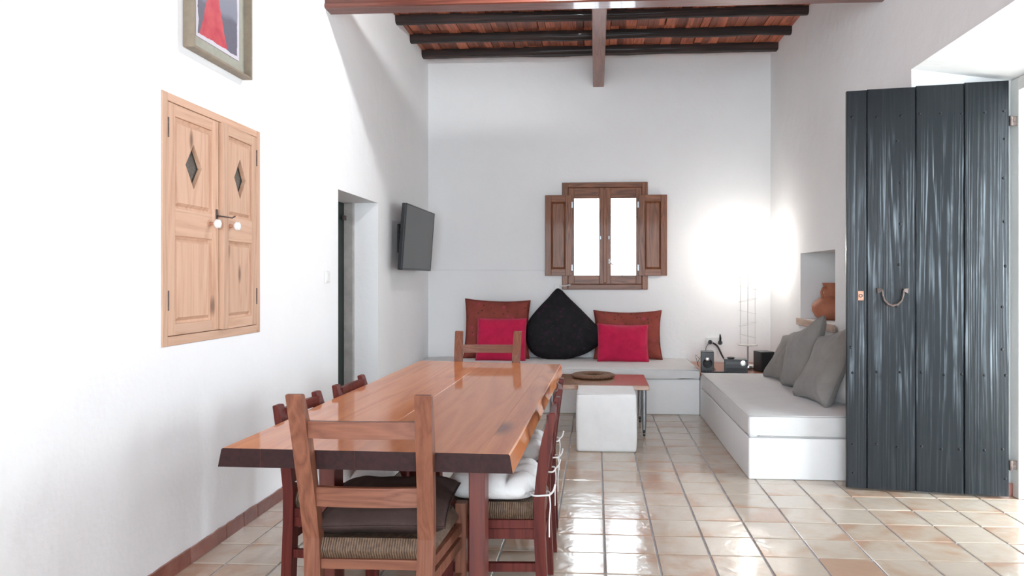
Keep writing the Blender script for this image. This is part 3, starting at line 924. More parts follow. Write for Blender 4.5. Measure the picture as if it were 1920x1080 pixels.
# light switch, conduit and sockets
s = thing('light_switch', 'small white rocker light switch on the left wall before the dark doorway', 'switch', (XL, 5.03, 1.36))
B().box(0.0005, 0.012, -0.042, 0.042, -0.042, 0.042, 0.003).done('plate', m_whitep, s)
B().box(0.011, 0.017, -0.025, 0.025, -0.03, 0.03, 0.002).done('rocker', m_whitep, s)
c = B().box(XL + 0.01, -0.585, YB - 0.014, YB - 0.0005, 1.436, 1.452, 0.004)  # low raised strip in the same plaster as the wall
tag(c.done('wall_ridge', m_wall), 'thin white ridge running along the far wall from the corner to the shutter', 'ridge')
s = thing('wall_socket', 'white wall socket with a hook below the left shutter, above the black cushion', 'socket', (-0.44, YB, 1.247))
B().box(-0.034, 0.034, -0.022, -0.0005, -0.035, 0.035, 0.004).done('plate', m_whitep, s)
B().lathe([(0.02, 0.02), (0.02, 0.026), (0.012, 0.026), (0.012, 0.02)], 14, (0, 0, -0.008), 'Y').done('outlet', m_whitep, s, smooth=True)
B().tube([(0.02, -0.026, 0.02), (0.06, -0.03, 0.018), (0.10, -0.036, 0.02), (0.13, -0.036, 0.03), (0.15, -0.036, 0.032)], 0.007, 6).done('hook', m_whitep, s, smooth=True)

# ------------------------------------------------------------------ television
tv = thing('television', 'flat black television on a bracket on the left wall by the far corner', 'television', (-1.752, 7.05, 1.735), (0, R(4.2), R(-0.4)))
B().box(-0.045, -0.004, -0.55, 0.55, -0.308, 0.308, 0.008).done('housing', m_blackp, tv)
fr = B()
b0 = 0.012
fr.box(-0.006, 0.004, -0.55, 0.55, -0.308, -0.308 + 0.02, 0.002); fr.box(-0.006, 0.004, -0.55, 0.55, 0.308 - b0, 0.308, 0.002)
fr.box(-0.006, 0.004, -0.55, -0.55 + b0, -0.308, 0.308, 0.002); fr.box(-0.006, 0.004, 0.55 - b0, 0.55, -0.308, 0.308, 0.002)
fr.done('bezel', m_blackp, tv)
B().box(-0.005, 0.001, -0.538, 0.538, -0.288, 0.296).done('screen', m_screen, tv)
mb = thing('tv_bracket', 'black articulated wall bracket behind the television', 'bracket', (XL, 6.98, 1.74))
B().box(0.0005, 0.02, -0.12, 0.12, -0.14, 0.14, 0.004).done('wall_plate', m_blackm, mb)
for zz in (-0.08, 0.0, 0.08):
    B().box(0.018, 0.115, -0.11, 0.06, zz - 0.014, zz + 0.014, 0.003).done('arm', m_blackm, mb)
B().box(0.095, 0.118, -0.13, 0.13, -0.12, 0.12, 0.003).done('screen_plate', m_blackm, mb)

# ------------------------------------------------------------------ masonry benches and mattresses
tag(B().box(XL + 0.001, 1.02, 7.19, YB - 0.001, 0.0, 0.350, 0.012, 3).done('masonry_bench', m_bench, smooth=True), 'whitewashed masonry bench built along the far wall below the window', 'bench')
b = B().box(1.021, 1.985, 4.915, 7.125, 0.0, 0.277, 0.010, 3)
for v in b.bm.verts:
    if v.co.x > 1.5:
        v.co.x = xr(v.co.y) - 0.001
tag(b.done('masonry_bench', m_bench, smooth=True), 'low whitewashed masonry daybed built along the right wall behind the black door', 'bench')


def mattress(x0, x1, y0, y1, z0, z1, name, label, seed):
    nx, ny = 26, 26
    b = B(); bev = 0.03
    bm = bmesh.new(); bmesh.ops.create_cube(bm, size=1)
    for v in bm.verts:
        v.co = Vector(((x0 + x1) / 2 + v.co.x * (x1 - x0), (y0 + y1) / 2 + v.co.y * (y1 - y0), (z0 + z1) / 2 + v.co.z * (z1 - z0)))
    bmesh.ops.subdivide_edges(bm, edges=bm.edges[:], cuts=18, use_grid_fill=True)
    cx, cy, cz = (x0 + x1) / 2, (y0 + y1) / 2, (z0 + z1) / 2
    for v in bm.verts:
        p = v.co
        tx, ty, tz = (p.x - cx) / (x1 - x0) * 2, (p.y - cy) / (y1 - y0) * 2, (p.z - cz) / (z1 - z0) * 2
        n = noise.noise(Vector((p.x * 3, p.y * 3, seed)))
        if tz > 0.9:
            ex, ey = min(1, (1 - abs(tx)) * 8), min(1, (1 - abs(ty)) * 8)
            p.z += 0.012 * min(ex, ey) + 0.004 * n
        else:
            bul = (1 - tz * tz) * 0.008
            if abs(tx) > 0.99: p.x += math.copysign(bul + 0.003 * n, tx)
            if abs(ty) > 0.99: p.y += math.copysign(bul + 0.003 * n, ty)
    hard = [e for e in bm.edges if len(e.link_faces) == 2 and e.calc_face_angle(0) > 0.9]
    bmesh.ops.bevel(bm, geom=hard, offset=0.014, segments=3, profile=0.5, affect='EDGES')
    b.add(bm)
    o = thing(name, label, 'mattress', (cx, cy, z0))
    b.done('cover', m_matt, o, smooth='all', off=(cx, cy, z0))
    pts = []
    zz = z1 - 0.004
    pp = B().tube([(x0, y0 - 0.001, zz), (cx, y0 - 0.001, zz), (x1, y0 - 0.001, zz), (x1, cy, zz), (x1, y1, zz), (cx, y1, zz), (x0, y1, zz), (x0 - 0.001, cy, zz)], 0.004, 6, True)
    pp.done('piping', m_matt, o, smooth='all', off=(cx, cy, z0))
    return o


mattress(XL + 0.012, 1.012, 7.165, YB - 0.012, 0.351, 0.452, 'bench_mattress', 'thin off-white mattress on the far bench under the red and black cushions', 1)
mattress(1.026, 1.915, 4.925, 7.10, 0.279, 0.430, 'bench_mattress', 'thick off-white mattress on the daybed carrying the grey cushions', 2)
cs = thing('corner_shelf', 'reddish wooden shelf filling the corner between the two benches', 'shelf', (1.48, 7.64, 0))
off = (1.48, 7.64, 0)
part(B().box(1.024, 1.928, 7.135, YB - 0.002, 0.0, 0.385), 'plinth', m_bench, cs, off)
part(B().box(1.024, 1.928, 7.135, YB - 0.002, 0.386, 0.418, 0.004), 'board', m_shelf, cs, off)


# ------------------------------------------------------------------ cushions
def outline_square(w, h, ear=0.02, n=16, skew=0.0, droop=0.0):
    """concave-edged square, x centred, z from 0"""
    c = [(-w / 2, 0), (w / 2, 0), (w / 2 + skew, h), (-w / 2 + skew, h - droop)]
    pts = []
    for k in range(4):
        a, d = Vector(c[k]), Vector(c[(k + 1) % 4])
        nrm = Vector((-(d - a).y, (d - a).x)).normalized()
        for i in range(n):
            t = i / n
            pts.append(a.lerp(d, t) + nrm * ear * (1 - abs(2 * t - 1) ** 2.2))
    return pts


def smooth_outline(pts, n=72):
    """closed Catmull-Rom through pts"""
    pts = [Vector(p) for p in pts]; m = len(pts); out = []
    per = max(2, n // m)
    for i in range(m):
        p0, p1, p2, p3 = pts[i - 1], pts[i], pts[(i + 1) % m], pts[(i + 2) % m]
        for k in range(per):
            t = k / per
            out.append(0.5 * ((2 * p1) + (p2 - p0) * t + (2 * p0 - 5 * p1 + 4 * p2 - p3) * t * t + (3 * p1 - p0 - 3 * p2 + p3) * t ** 3))
    return out


def cushion(name, label, pts, t, mat, loc, rot, seed, wr=0.012, group=None, rings=14, cpos=None, cat='cushion', pe=(2.4, 0.62)):
    c = Vector((sum(p[0] for p in pts) / len(pts), sum(p[1] for p in pts) / len(pts))) if cpos is None else Vector(cpos)
    b = B(); n = len(pts)
    loopsF, loopsB = [], []
    for k in range(rings):
        r = 1 - (k / rings)
        lf, lb = [], []
        for p in pts:
            q = c + (Vector(p) - c) * r
            th = t / 2 * (1 - r ** pe[0]) ** pe[1]
            f = Vector((q.x * 5, q.y * 5, seed * 3.7))
            wn = noise.noise(f) * wr + noise.noise(f * 2.6) * wr * 0.5
            # soft radial creases towards the rim
            ang = math.atan2(q.y - c.y, q.x - c.x)
            wn += math.sin(ang * 9 + seed * 2 + 3 * noise.noise(f)) * wr * 0.5 * r ** 4 * (1 - r) * 4
            lf.append((q.x, -th - wn * (1 - r) ** 0.5, q.y)); lb.append((q.x, th + wn * (1 - r) ** 0.5, q.y))
        loopsF.append(lf); loopsB.append(lb)
    bm = b.bm
    rf = [[bm.verts.new(p) for p in l] for l in loopsF]
    rb = [rf[0]] + [[bm.verts.new(p) for p in l] for l in loopsB[1:]]
    for R_ in (rf, rb):
        for a, d in zip(R_, R_[1:]):
            for i in range(n):
                bm.faces.new((a[i], a[(i + 1) % n], d[(i + 1) % n], d[i]))
        cv = bm.verts.new(sum((v.co for v in R_[-1]), Vector()) / n)
        for i in range(n):
            bm.faces.new((R_[-1][i], R_[-1][(i + 1) % n], cv))
    o = thing(name, label, cat, loc, rot, group)
    b.done('cover', mat, o, smooth='all')
    B().tube([(p[0], 0, p[1]) for p in pts[::2]], 0.0035, 5, True).done('seam', mat, o, smooth='all')
    return o


LEAN = R(-14)
g1 = 'rust patterned cushions on the far bench'; g2 = 'crimson cushions on the far bench'; g3 = 'grey cushions on the daybed'
cushion('rust_cushion', 'large rust patterned cushion at the left end of the far bench', outline_square(0.74, 0.66, 0.025, droop=-0.02), 0.16, m_rust, (-1.105, 7.90, 0.458), (R(-12), 0, R(0)), 1, group=g1)
cushion('crimson_cushion', 'plain crimson cushion leaning on the left rust cushion, behind the far dining chair', outline_square(0.54, 0.475, 0.006), 0.15, m_crim, (-1.03, 7.70, 0.458), (R(-17), R(0), R(0)), 2, group=g2)
blk = [(0.0, 0.80), (0.115, 0.695), (0.25, 0.565), (0.39, 0.42), (0.505, 0.295), (0.50, 0.225), (0.42, 0.14), (0.28, 0.06), (0.12, 0.015), (-0.02, 0.0), (-0.16, 0.02), (-0.27, 0.07), (-0.335, 0.17), (-0.35, 0.31), (-0.325, 0.43), (-0.22, 0.57), (-0.10, 0.70)]
cushion('black_cushion', 'big black printed cushion standing on one corner below the window', smooth_outline(blk, 85), 0.24, m_black, (-0.425, 7.87, 0.458), (R(-13), 0, 0), 3, wr=0.02, cpos=(0.04, 0.32))
cushion('rust_cushion', 'rust patterned cushion at the right end of the far bench', outline_square(0.755, 0.555, 0.03, skew=0.0), 0.16, m_rust, (0.345, 7.90, 0.458), (R(-14), 0, 0), 4, group=g1)
cushion('crimson_cushion', 'creased crimson cushion leaning on the right rust cushion', outline_square(0.55, 0.42, 0.012, skew=-0.01, droop=0.0), 0.16, m_crim, (0.285, 7.69, 0.458), (R(-20), R(1.5), 0), 5, wr=0.042, group=g2)

gp = lambda w, h: outline_square(w, h, 0.03, droop=0.18)
cushion('grey_cushion', 'grey cushion farthest back on the daybed, beside the loudspeakers', gp(0.50, 0.62), 0.17, m_grey, (1.60, 6.55, 0.437), (R(-30), 0, R(-78)), 6, 0.018, g3)
cushion('grey_cushion', 'tall grey cushion in the middle of the three on the daybed', gp(0.54, 0.64), 0.20, m_grey, (1.615, 5.97, 0.437), (R(-11), 0, R(-84)), 7, 0.018, g3)
cushion('grey_cushion', 'grey cushion nearest the black door on the daybed', gp(0.54, 0.70), 0.20, m_grey, (1.57, 5.44, 0.437), (R(-27), 0, R(-82)), 8, 0.018, g3)
cushion('white_pillow', 'white pillow tucked behind the nearest grey cushion on the daybed', outline_square(0.48, 0.34, 0.012), 0.15, m_white, (1.80, 5.22, 0.437), (R(-12), 0, R(-78)), 9, 0.015, cat='pillow')

# ------------------------------------------------------------------ niche in the right wall
xs = xr(6.55)
lp = thing('niche_lip', 'pale wooden lip along the bottom of the wall niche', 'shelf', (xs - 0.012, 6.57, 0.905))
B().box(-0.022, 0.004, -0.53, 0.55, 0.0, 0.062, 0.004).done('board', m_niche, lp)
B().lathe([(0.006, 0), (0.006, 0.003)], 8, (-0.0225, 0.49, 0.034), 'X').done('nail', m_iron, lp)
jg = thing('clay_jug', 'terracotta jug with a narrow neck standing in the wall niche', 'jug', (2.195, 6.84, 0.965))
pf_ = [(0.075, 0.0), (0.10, 0.004), (0.14, 0.035), (0.168, 0.085), (0.172, 0.125), (0.15, 0.165), (0.105, 0.20), (0.072, 0.222), (0.064, 0.25), (0.066, 0.30), (0.076, 0.335), (0.078, 0.345), (0.066, 0.345), (0.056, 0.30), (0.05, 0.25)]
B().lathe(pf_, 32).done('body', m_clay, jg, smooth=True)
B().tube([(-0.06, -0.03, 0.30), (-0.085, -0.04, 0.295), (-0.10, -0.047, 0.26), (-0.095, -0.045, 0.22), (-0.085, -0.04, 0.195)], 0.012, 8).done('handle', m_clay, jg, smooth=True)
jg.location.x = 2.175

# ------------------------------------------------------------------ stereo corner
ZS = 0.419


def speaker(label, loc, rz, w=0.125, d=0.16, h=0.20, cone=True):
    s = thing('loudspeaker', label, 'loudspeaker', loc, (0, 0, rz), 'small black loudspeakers in the corner')
    B().box(-w / 2, w / 2, 0, d, 0.0, h, 0.004).done('cabinet', m_blackp, s)
    if cone:
        B().lathe([(0.048, 0.0), (0.048, 0.006), (0.040, 0.004), (0.02, -0.004)], 24, (0, 0, 0.085), 'Y').done('woofer', m_blackm, s, smooth=True)
        B().lathe([(0.022, 0.0), (0.020, 0.005), (0.013, 0.008), (0.005, 0.009)], 20, (0, 0, 0.128), 'Y').done('tweeter', m_chrome, s, smooth=True)
    else:
        B().box(-w / 2 + 0.006, w / 2 - 0.006, -0.006, 0.001, 0.006, h - 0.006, 0.003).done('grille', m_blackm, s)
    return s


speaker('black loudspeaker with a silver tweeter at the end of the far bench', (1.105, 7.25, ZS), R(-6))
speaker('black loudspeaker behind the farthest grey cushion in the corner', (1.70, 7.28, ZS), R(14), 0.15, 0.16, 0.20, False)
st = thing('stereo_unit', 'compact black stereo unit with a round dial between the loudspeakers', 'stereo', (1.372, 7.19, ZS), (0, 0, R(-8)))
B().box(-0.108, 0.108, 0.004, 0.22, 0.004, 0.13, 0.004).done('cabinet', m_steel, st)
B().box(-0.112, 0.112, -0.008, 0.005, 0.0, 0.134, 0.003).done('front', m_blackp, st)
B().lathe([(0.026, 0.0), (0.026, 0.008), (0.019, 0.009), (0.017, 0.006), (0.004, 0.006)], 24, (0.068, -0.008, 0.098), 'Y').done('dial', m_chrome, st, smooth=True)
B().box(-0.095, 0.04, -0.0095, -0.007, 0.085, 0.112).done('display', m_screen, st)
B().box(-0.095, 0.095, -0.0095, -0.007, 0.018, 0.05).done('tray', m_blackm, st)
dk = thing('black_puck', 'small round black puck lying on the stereo unit', 'gadget', (1.335, 7.26, ZS + 0.1315))
B().lathe([(0.026, 0.0), (0.036, 0.006), (0.036, 0.016), (0.022, 0.020)], 20).done('body', m_blackp, dk, smooth=True)
rm = thing('remote_control', 'flat black remote control lying in front of the stereo unit', 'remote', (1.17, 7.156, ZS))
B().box(-0.125, 0.115, -0.017, 0.017, 0.0, 0.018, 0.004).done('body', m_blackp, rm)
for k in range(5):
    B().box(-0.10 + 0.03 * k, -0.085 + 0.03 * k, -0.008, 0.008, 0.0175, 0.020, 0.001).done('button', m_steel, rm)

lm = thing('table_lamp', 'tall wire-cage lamp with a silver foot glowing in the corner by the far wall', 'lamp', (1.576, 7.62, ZS))
B().lathe([(0.065, 0.0), (0.075, 0.008), (0.072, 0.026), (0.05, 0.036), (0.012, 0.04)], 28).done('base', m_chrome, lm, smooth=True)
B().lathe([(0.009, 0.035), (0.009, 0.235)], 12).done('stem', m_steel, lm, smooth=True)
B().lathe([(0.02, 0.228), (0.098, 0.232), (0.102, 0.238), (0.098, 0.243), (0.02, 0.243)], 28).done('tray', m_wire, lm, smooth=True)
cg = None
CH = 1.34
for k in range(6):
    a = k * math.pi / 3 + 0.3
    B().tube([(0.085 * math.cos(a), 0.085 * math.sin(a), 0.24), (0.085 * math.cos(a), 0.085 * math.sin(a), CH)], 0.0018, 5).done('wire', m_wire, lm)
for q in range(9):
    z = 0.33 + q * (CH - 0.34) / 8
    tl = 0.02 if q % 2 else -0.02
    B().tube([(0.087 * math.cos(2 * math.pi * k / 24), 0.087 * math.sin(2 * math.pi * k / 24), z + tl * math.cos(2 * math.pi * k / 24)) for k in range(24)], 0.0016, 4, True).done('wire_ring', m_wire, lm)
ZBULB = 1.20
B().lathe([(0.0025, 0.24), (0.0025, ZBULB - 0.06)], 8).done('bulb_rod', m_wire, lm, smooth=True)
B().lathe([(0.012, -0.065), (0.022, -0.04), (0.04, -0.01), (0.045, 0.015), (0.036, 0.042), (0.012, 0.056)], 20, (0, 0, ZBULB)).done('bulb', emit('lamp_bulb', (1, 0.95, 0.88), TABLE_LAMP_E), lm, smooth='all')
# double socket with plugs and cables in the corner
s = thing('wall_socket', 'white double socket with black plugs on the far wall above the stereo corner', 'socket', (1.30, YB, 0.655))
B().box(-0.075, 0.06, -0.03, -0.0005, -0.028, 0.035, 0.005).done('plate', m_whitep, s)
for xx, zz in ((-0.035, -0.015), (0.075, -0.02)):
    B().lathe([(0.022, 0.028), (0.026, 0.04), (0.018, 0.065), (0.008, 0.085)], 14, (xx, 0, zz), 'Y').done('plug', m_blackp, s, smooth=True)
B().tube([(0.075, -0.03, -0.02), (0.075, -0.05, 0.03), (0.072, -0.05, 0.075)], [0.012, 0.012, 0.005], 8).done('adapter', m_blackp, s, smooth=True)


def cable(label, pts, r=0.0035):
    tag(B().tube([tuple(p) for p in smooth3(pts)], r, 6).done('cable', m_blackp, smooth='all'), label, 'cable')


def smooth3(pts, per=8):
    P_ = [Vector(p) for p in pts]; P_ = [P_[0]] + P_ + [P_[-1]]; out = []
    for i in range(1, len(P_) - 2):
        p0, p1, p2, p3 = P_[i - 1:i + 3]
        for k in range(per):
            t = k / per
            out.append(0.5 * ((2 * p1) + (p2 - p0) * t + (2 * p0 - 5 * p1 + 4 * p2 - p3) * t * t + (3 * p1 - p0 - 3 * p2 + p3) * t ** 3))
    out.append(P_[-2])
    return out


cable('thick black cable hanging from the corner socket down to the stereo unit', [(1.29, 8.06, 0.635), (1.33, 8.0, 0.60), (1.37, 7.92, 0.50), (1.40, 7.75, 0.44), (1.39, 7.60, ZS + 0.012), (1.385, 7.45, ZS + 0.02)], 0.010)
cable('thin black cable looping from the corner socket behind the left loudspeaker', [(1.245, 8.07, 0.635), (1.20, 8.0, 0.58), (1.19, 7.9, 0.48), (1.22, 7.75, ZS + 0.006), (1.18, 7.6, ZS + 0.006), (1.12, 7.48, ZS + 0.03), (1.11, 7.425, ZS + 0.07)])
cable('thin dark wires tangled at the end of the far mattress', [(1.045, 7.45, ZS + 0.03), (1.03, 7.55, 0.53), (1.06, 7.62, 0.46), (1.05, 7.72, 0.54), (1.09, 7.66, 0.50), (1.08, 7.52, 0.55), (1.04, 7.50, 0.47), (1.09, 7.58, ZS + 0.006), (1.16, 7.70, ZS + 0.006)], 0.002)
cable('thin dark wire lying on the shelf between the left loudspeaker and the stereo', [(1.14, 7.44, ZS + 0.004), (1.19, 7.36, ZS + 0.004), (1.215, 7.44, ZS + 0.004), (1.195, 7.50, ZS + 0.004), (1.225, 7.55, ZS + 0.004)], 0.0025)
cable('thin black lamp cord curling on the shelf beside the silver lamp foot', [(1.63, 7.57, ZS + 0.006), (1.62, 7.45, ZS + 0.005), (1.56, 7.38, ZS + 0.005), (1.52, 7.42, ZS + 0.005), (1.58, 7.47, ZS + 0.005), (1.66, 7.50, ZS + 0.005)], 0.003)

# ------------------------------------------------------------------ pouf, coffee table, straw ring
bm = bmesh.new(); bmesh.ops.create_cube(bm, size=1)
for v in bm.verts:
    v.co = Vector((v.co.x * 0.462, v.co.y * 0.452, v.co.z * 0.452))
bmesh.ops.subdivide_edges(bm, edges=bm.edges[:], cuts=14, use_grid_fill=True)
for v in bm.verts:
    p = v.co; n = noise.noise(p * 5 + Vector((3, 1, 2))); n2 = noise.noise(p * 13)
    tz = p.z / 0.226
    bul = (0.006 * (1 - tz * tz) + 0.004 * n + 0.002 * n2)
    if abs(p.x) > 0.23: p.x += math.copysign(bul, p.x)
    if abs(p.y) > 0.225: p.y += math.copysign(bul, p.y)
    if p.z > 0.225: p.z += 0.004 * n + 0.006 * (1 - (p.x / 0.23) ** 2) * (1 - (p.y / 0.226) ** 2)
bmesh.ops.bevel(bm, geom=[e for e in bm.edges if len(e.link_faces) == 2 and e.calc_face_angle(0) > 0.9], offset=0.018, segments=3, profile=0.5, affect='EDGES')
po = thing('cube_pouf', 'white fabric cube pouf in front of the coffee table', 'pouf', (0.079, 5.83, 0))
B().add(bm).done('cover', m_white, po, smooth='all', loc=(0, 0, 0.2265))
zz = 0.448
B().tube([(-0.226, -0.222, zz), (0.226, -0.222, zz), (0.226, 0.222, zz), (-0.226, 0.222, zz)], 0.004, 6, True).done('piping', m_white, po, smooth='all')

ct = thing('coffee_table', 'low wooden coffee table on grey metal legs with castors behind the pouf', 'table', (0.03, 6.50, 0))
off = (0.03, 6.50, 0)
part(B().box(-0.42, 0.449, 6.15, 6.855, 0.400, 0.440, 0.004), 'top', m_ctop, ct, off)
for x in (-0.38, 0.408):
    for y in (6.20, 6.80):
        lg = part(B().lathe([(0.022, 0.40), (0.022, 0.15), (0.016, 0.07), (0.016, 0.058)], 14, (x, y, 0)), 'leg', m_steel, ct, off, True)
        part(B().box(x - 0.012, x + 0.012, y - 0.015, y + 0.015, 0.030, 0.060, 0.003), 'caster_fork', m_blackm, lg, off)
        part(B().lathe([(0.012, -0.011), (0.0225, -0.008), (0.0225, 0.008), (0.012, 0.011)], 16, (x, y - 0.006, 0.0235), 'X'), 'wheel', m_blackp, lg, off, True)
wrg = thing('straw_ring', 'flat woven straw ring mat lying on the coffee table', 'mat', (-0.028, 6.62, 0.441))
b = B(); n, m = 140, 12
rings = []
for i in range(n):
    a = 2 * math.pi * i / n
    ring = []
    for k in range(m):
        t = 2 * math.pi * k / m
        tw = 1 + 0.09 * math.sin(a * 46 + t * 2)
        rr = 0.142 + 0.056 * math.cos(t) * tw
        ring.append(b.bm.verts.new((rr * math.cos(a), rr * math.sin(a), 0.021 + 0.0195 * math.sin(t) * tw)))
    rings.append(ring)
for i in range(n):
    p, q = rings[i], rings[(i + 1) % n]
    for k in range(m):
        b.bm.faces.new((p[k], p[(k + 1) % m], q[(k + 1) % m], q[k]))
b.done('coil', m_straw, wrg, smooth='all')

# ------------------------------------------------------------------ dining table
ZTOP, TH = 0.76, 0.065
nL, nR, fR, fL = Vector((-1.302, 2.425)), Vector((-0.289, 2.400)), Vector((-0.241, 4.94)), Vector((-1.263, 5.10))
tb = thing('dining_table', 'long varnished reddish plank dining table', 'table', (-0.775, 3.72, 0))
off = (-0.775, 3.72, 0)
fr_ = [0, 0.14, 0.47, 0.9, 1.0]
for k, (a, c) in enumerate(zip(fr_, fr_[1:])):
    a_ = a + (0.0003 if k else 0); c_ = c - (0.0003 if k < 3 else 0)
    p = [nL.lerp(nR, a_), nL.lerp(nR, c_), fL.lerp(fR, c_), fL.lerp(fR, a_)]
    sl, sr = (0.012 if k == 0 else 0), (0.010 if k == 3 else 0)
    n = 14
    loops = []
    for q in range(n + 1):
        t = q / n
        l0, r0 = p[0].lerp(p[3], t), p[1].lerp(p[2], t)
        wl_ = noise.noise(Vector((t * 4, 1, 0))) * 0.008 if k == 0 else 0
        wr_ = noise.noise(Vector((t * 4, 5, 0))) * 0.004 if k == 3 else 0
        bv = 0.004 if (k in (0, 3)) else 0.001
        bl_, br_ = (0.005 if k == 0 else 0.0003), (0.005 if k == 3 else 0.0003)
        xl_, xr_ = l0.x + wl_, r0.x + wr_
        loops.append([(xl_ - sl, l0.y, ZTOP - TH), (xr_ + sr, r0.y, ZTOP - TH), (xr_, r0.y, ZTOP - br_), (xr_ - br_, r0.y, ZTOP), (xl_ + bl_, l0.y, ZTOP), (xl_, l0.y, ZTOP - bl_)])
    pk = part(B().loft(loops), 'plank', m_table, tb, off)
    pk.data.materials.append(m_end)
    for f in pk.data.polygons:
        if abs(f.normal.y) > 0.8:
            f.material_index = 1
for x in (-1.038, -0.454):
    for y in (2.765, 4.62):
        part(B().box(x - 0.031, x + 0.031, y - 0.05, y + 0.05, 0.0, 0.652, 0.004), 'leg', m_tleg, tb, off)
for y in (2.765, 4.62):
    xa, xb = -1.24, -0.28
    pr = [(xa, 0.6945), (xb, 0.6945), (xb, 0.675), (xb - 0.015, 0.66), (xb - 0.05, 0.652), (xa + 0.05, 0.652), (xa + 0.015, 0.66), (xa, 0.675)]
    part(B().prism([(x, y - 0.045, z) for x, z in pr], [(x, y + 0.045, z) for x, z in pr]), 'batten', m_tbat, tb, off)
part(B().box(-0.84, -0.78, 2.81, 4.575, 0.655, 0.69, 0.003), 'rail', m_table, tb, off)


# ------------------------------------------------------------------ chairs
def chair(label, group, W_, D_, H_, zs, mz, mx, flare, slats, lean, wf=0.03):
    """origin on the floor at the seat centre; back at -y"""
    c = thing('dining_chair', label, 'chair', (0, 0, 0), (0, 0, 0), group)
    hw = W_ / 2; pw = 0.056; pd = 0.045; hf = hw + wf
    yb = -D_ / 2
    prof = lambda z: yb - (lean * max(0, (z - zs) / (H_ - zs)) ** 1.15) - 0.02 * max(0, (zs - 0.1 - z) / zs)
    xo = lambda z: hw - flare * (1 - min(1, max(0, z / H_)))
    for sx in (-1, 1):
        loops = []
        for z in (0, 0.15, 0.30, zs, zs + 0.1, zs + 0.2, H_ - 0.16, H_ - 0.10, H_ - 0.05, H_ - 0.004, H_):
            yy = prof(z); x1 = xo(z); x0 = x1 - pw
            d = pd - (0.022 * max(0, (z - (H_ - 0.16)) / 0.16) ** 1.5)
            e = 0.003 if z == H_ else 0
            loops.append([(sx * (x0 + e), yy + e, z), (sx * (x1 - e), yy + e, z), (sx * (x1 - e), yy + d - e, z), (sx * (x0 + e), yy + d - e, z)])
        B().loft(loops).done('back_post', mz, c)
        x1 = hf - 0.004
        B().box(min(sx * (x1 - 0.044), sx * x1), max(sx * (x1 - 0.044), sx * x1), D_ / 2 - 0.048, D_ / 2, 0.0, zs + 0.004, 0.004).done('leg', mz, c)
    for z0, z1 in slats:
        zm = (z0 + z1) / 2; x1 = xo(zm) - pw + 0.004
        yy = prof(zm) + 0.014
        n = 6; loops = []
        for k in range(n + 1):
            x = -x1 + 2 * x1 * k / n
            bow = -0.012 * (1 - (x / x1) ** 2)
            loops.append([(x, yy + bow, z0), (x, yy + bow + 0.02, z0), (x, yy + bow + 0.02, z1), (x, yy + bow, z1)])
        B().loft(loops).done('slat', mx, c)
    # rush seat: rolled edges over four rails, slightly dished
    b = B(); n = 18
    sx_, sy_ = hw - 0.018, D_ / 2 - 0.006
    def P(u, v, top):
        x, y = u * sx_, v * sy_
        e = max(abs(u), abs(v))
        r = max(0, (e - 0.86) / 0.14)
        z = (zs - 0.020 * (1 - e ** 3) ** 1.0 - 0.038 * r ** 3) if top else (zs - 0.085 + 0.038 * r ** 3 + 0.02 * (1 - e))
        k = 1 - 0.10 * max(0, (abs(u) + abs(v) - 1.7) / 0.3)
        x *= 1 + (v * 0.5 + 0.5) * (hf - hw) / hw * 0.9
        return (x * k, y * k, z)
    gt = [[b.bm.verts.new(P(-1 + 2 * i / n, -1 + 2 * j / n, True)) for j in range(n + 1)] for i in range(n + 1)]
    gb = [[b.bm.verts.new(P(-1 + 2 * i / n, -1 + 2 * j / n, False)) for j in range(n + 1)] for i in range(n + 1)]
    for i in range(n):
        for j in range(n):
            b.bm.faces.new((gt[i][j], gt[i + 1][j], gt[i + 1][j + 1], gt[i][j + 1]))
            b.bm.faces.new((gb[i][j], gb[i][j + 1], gb[i + 1][j + 1], gb[i + 1][j]))
    for i in range(n):
        for (A_, C_) in (((i, 0), (i + 1, 0)), ((i, n), (i + 1, n)), ((0, i), (0, i + 1)), ((n, i), (n, i + 1))):
            b.bm.faces.new((gt[A_[0]][A_[1]], gt[C_[0]][C_[1]], gb[C_[0]][C_[1]], gb[A_[0]][A_[1]]))
    b.done('seat', m_rush, c, smooth=True)
    # rails and stretchers
    for sx in (-1, 1):
        for z0, z1 in ((zs - 0.11, zs - 0.075), (0.285, 0.325), (0.15, 0.185)):
            xa, xb_ = sx * (hw - 0.034), sx * (hf - 0.03); ya_, yb_ = yb + 0.035, D_ / 2 - 0.040
            B().prism([(xa - 0.011, ya_, z0), (xa + 0.011, ya_, z0), (xa + 0.011, ya_, z1), (xa - 0.011, ya_, z1)],
                      [(xb_ - 0.011, yb_, z0), (xb_ + 0.011, yb_, z0), (xb_ + 0.011, yb_, z1), (xb_ - 0.011, yb_, z1)]).done('stretcher', mz, c)
    for y in (yb + 0.022, D_ / 2 - 0.024):
        for z0, z1 in ((zs - 0.11, zs - 0.075), (0.22, 0.255)):
            B().box(-hw + 0.05, hw - 0.05, y - 0.011, y + 0.011, z0, z1, 0.003).done('stretcher', mx, c)
    return c


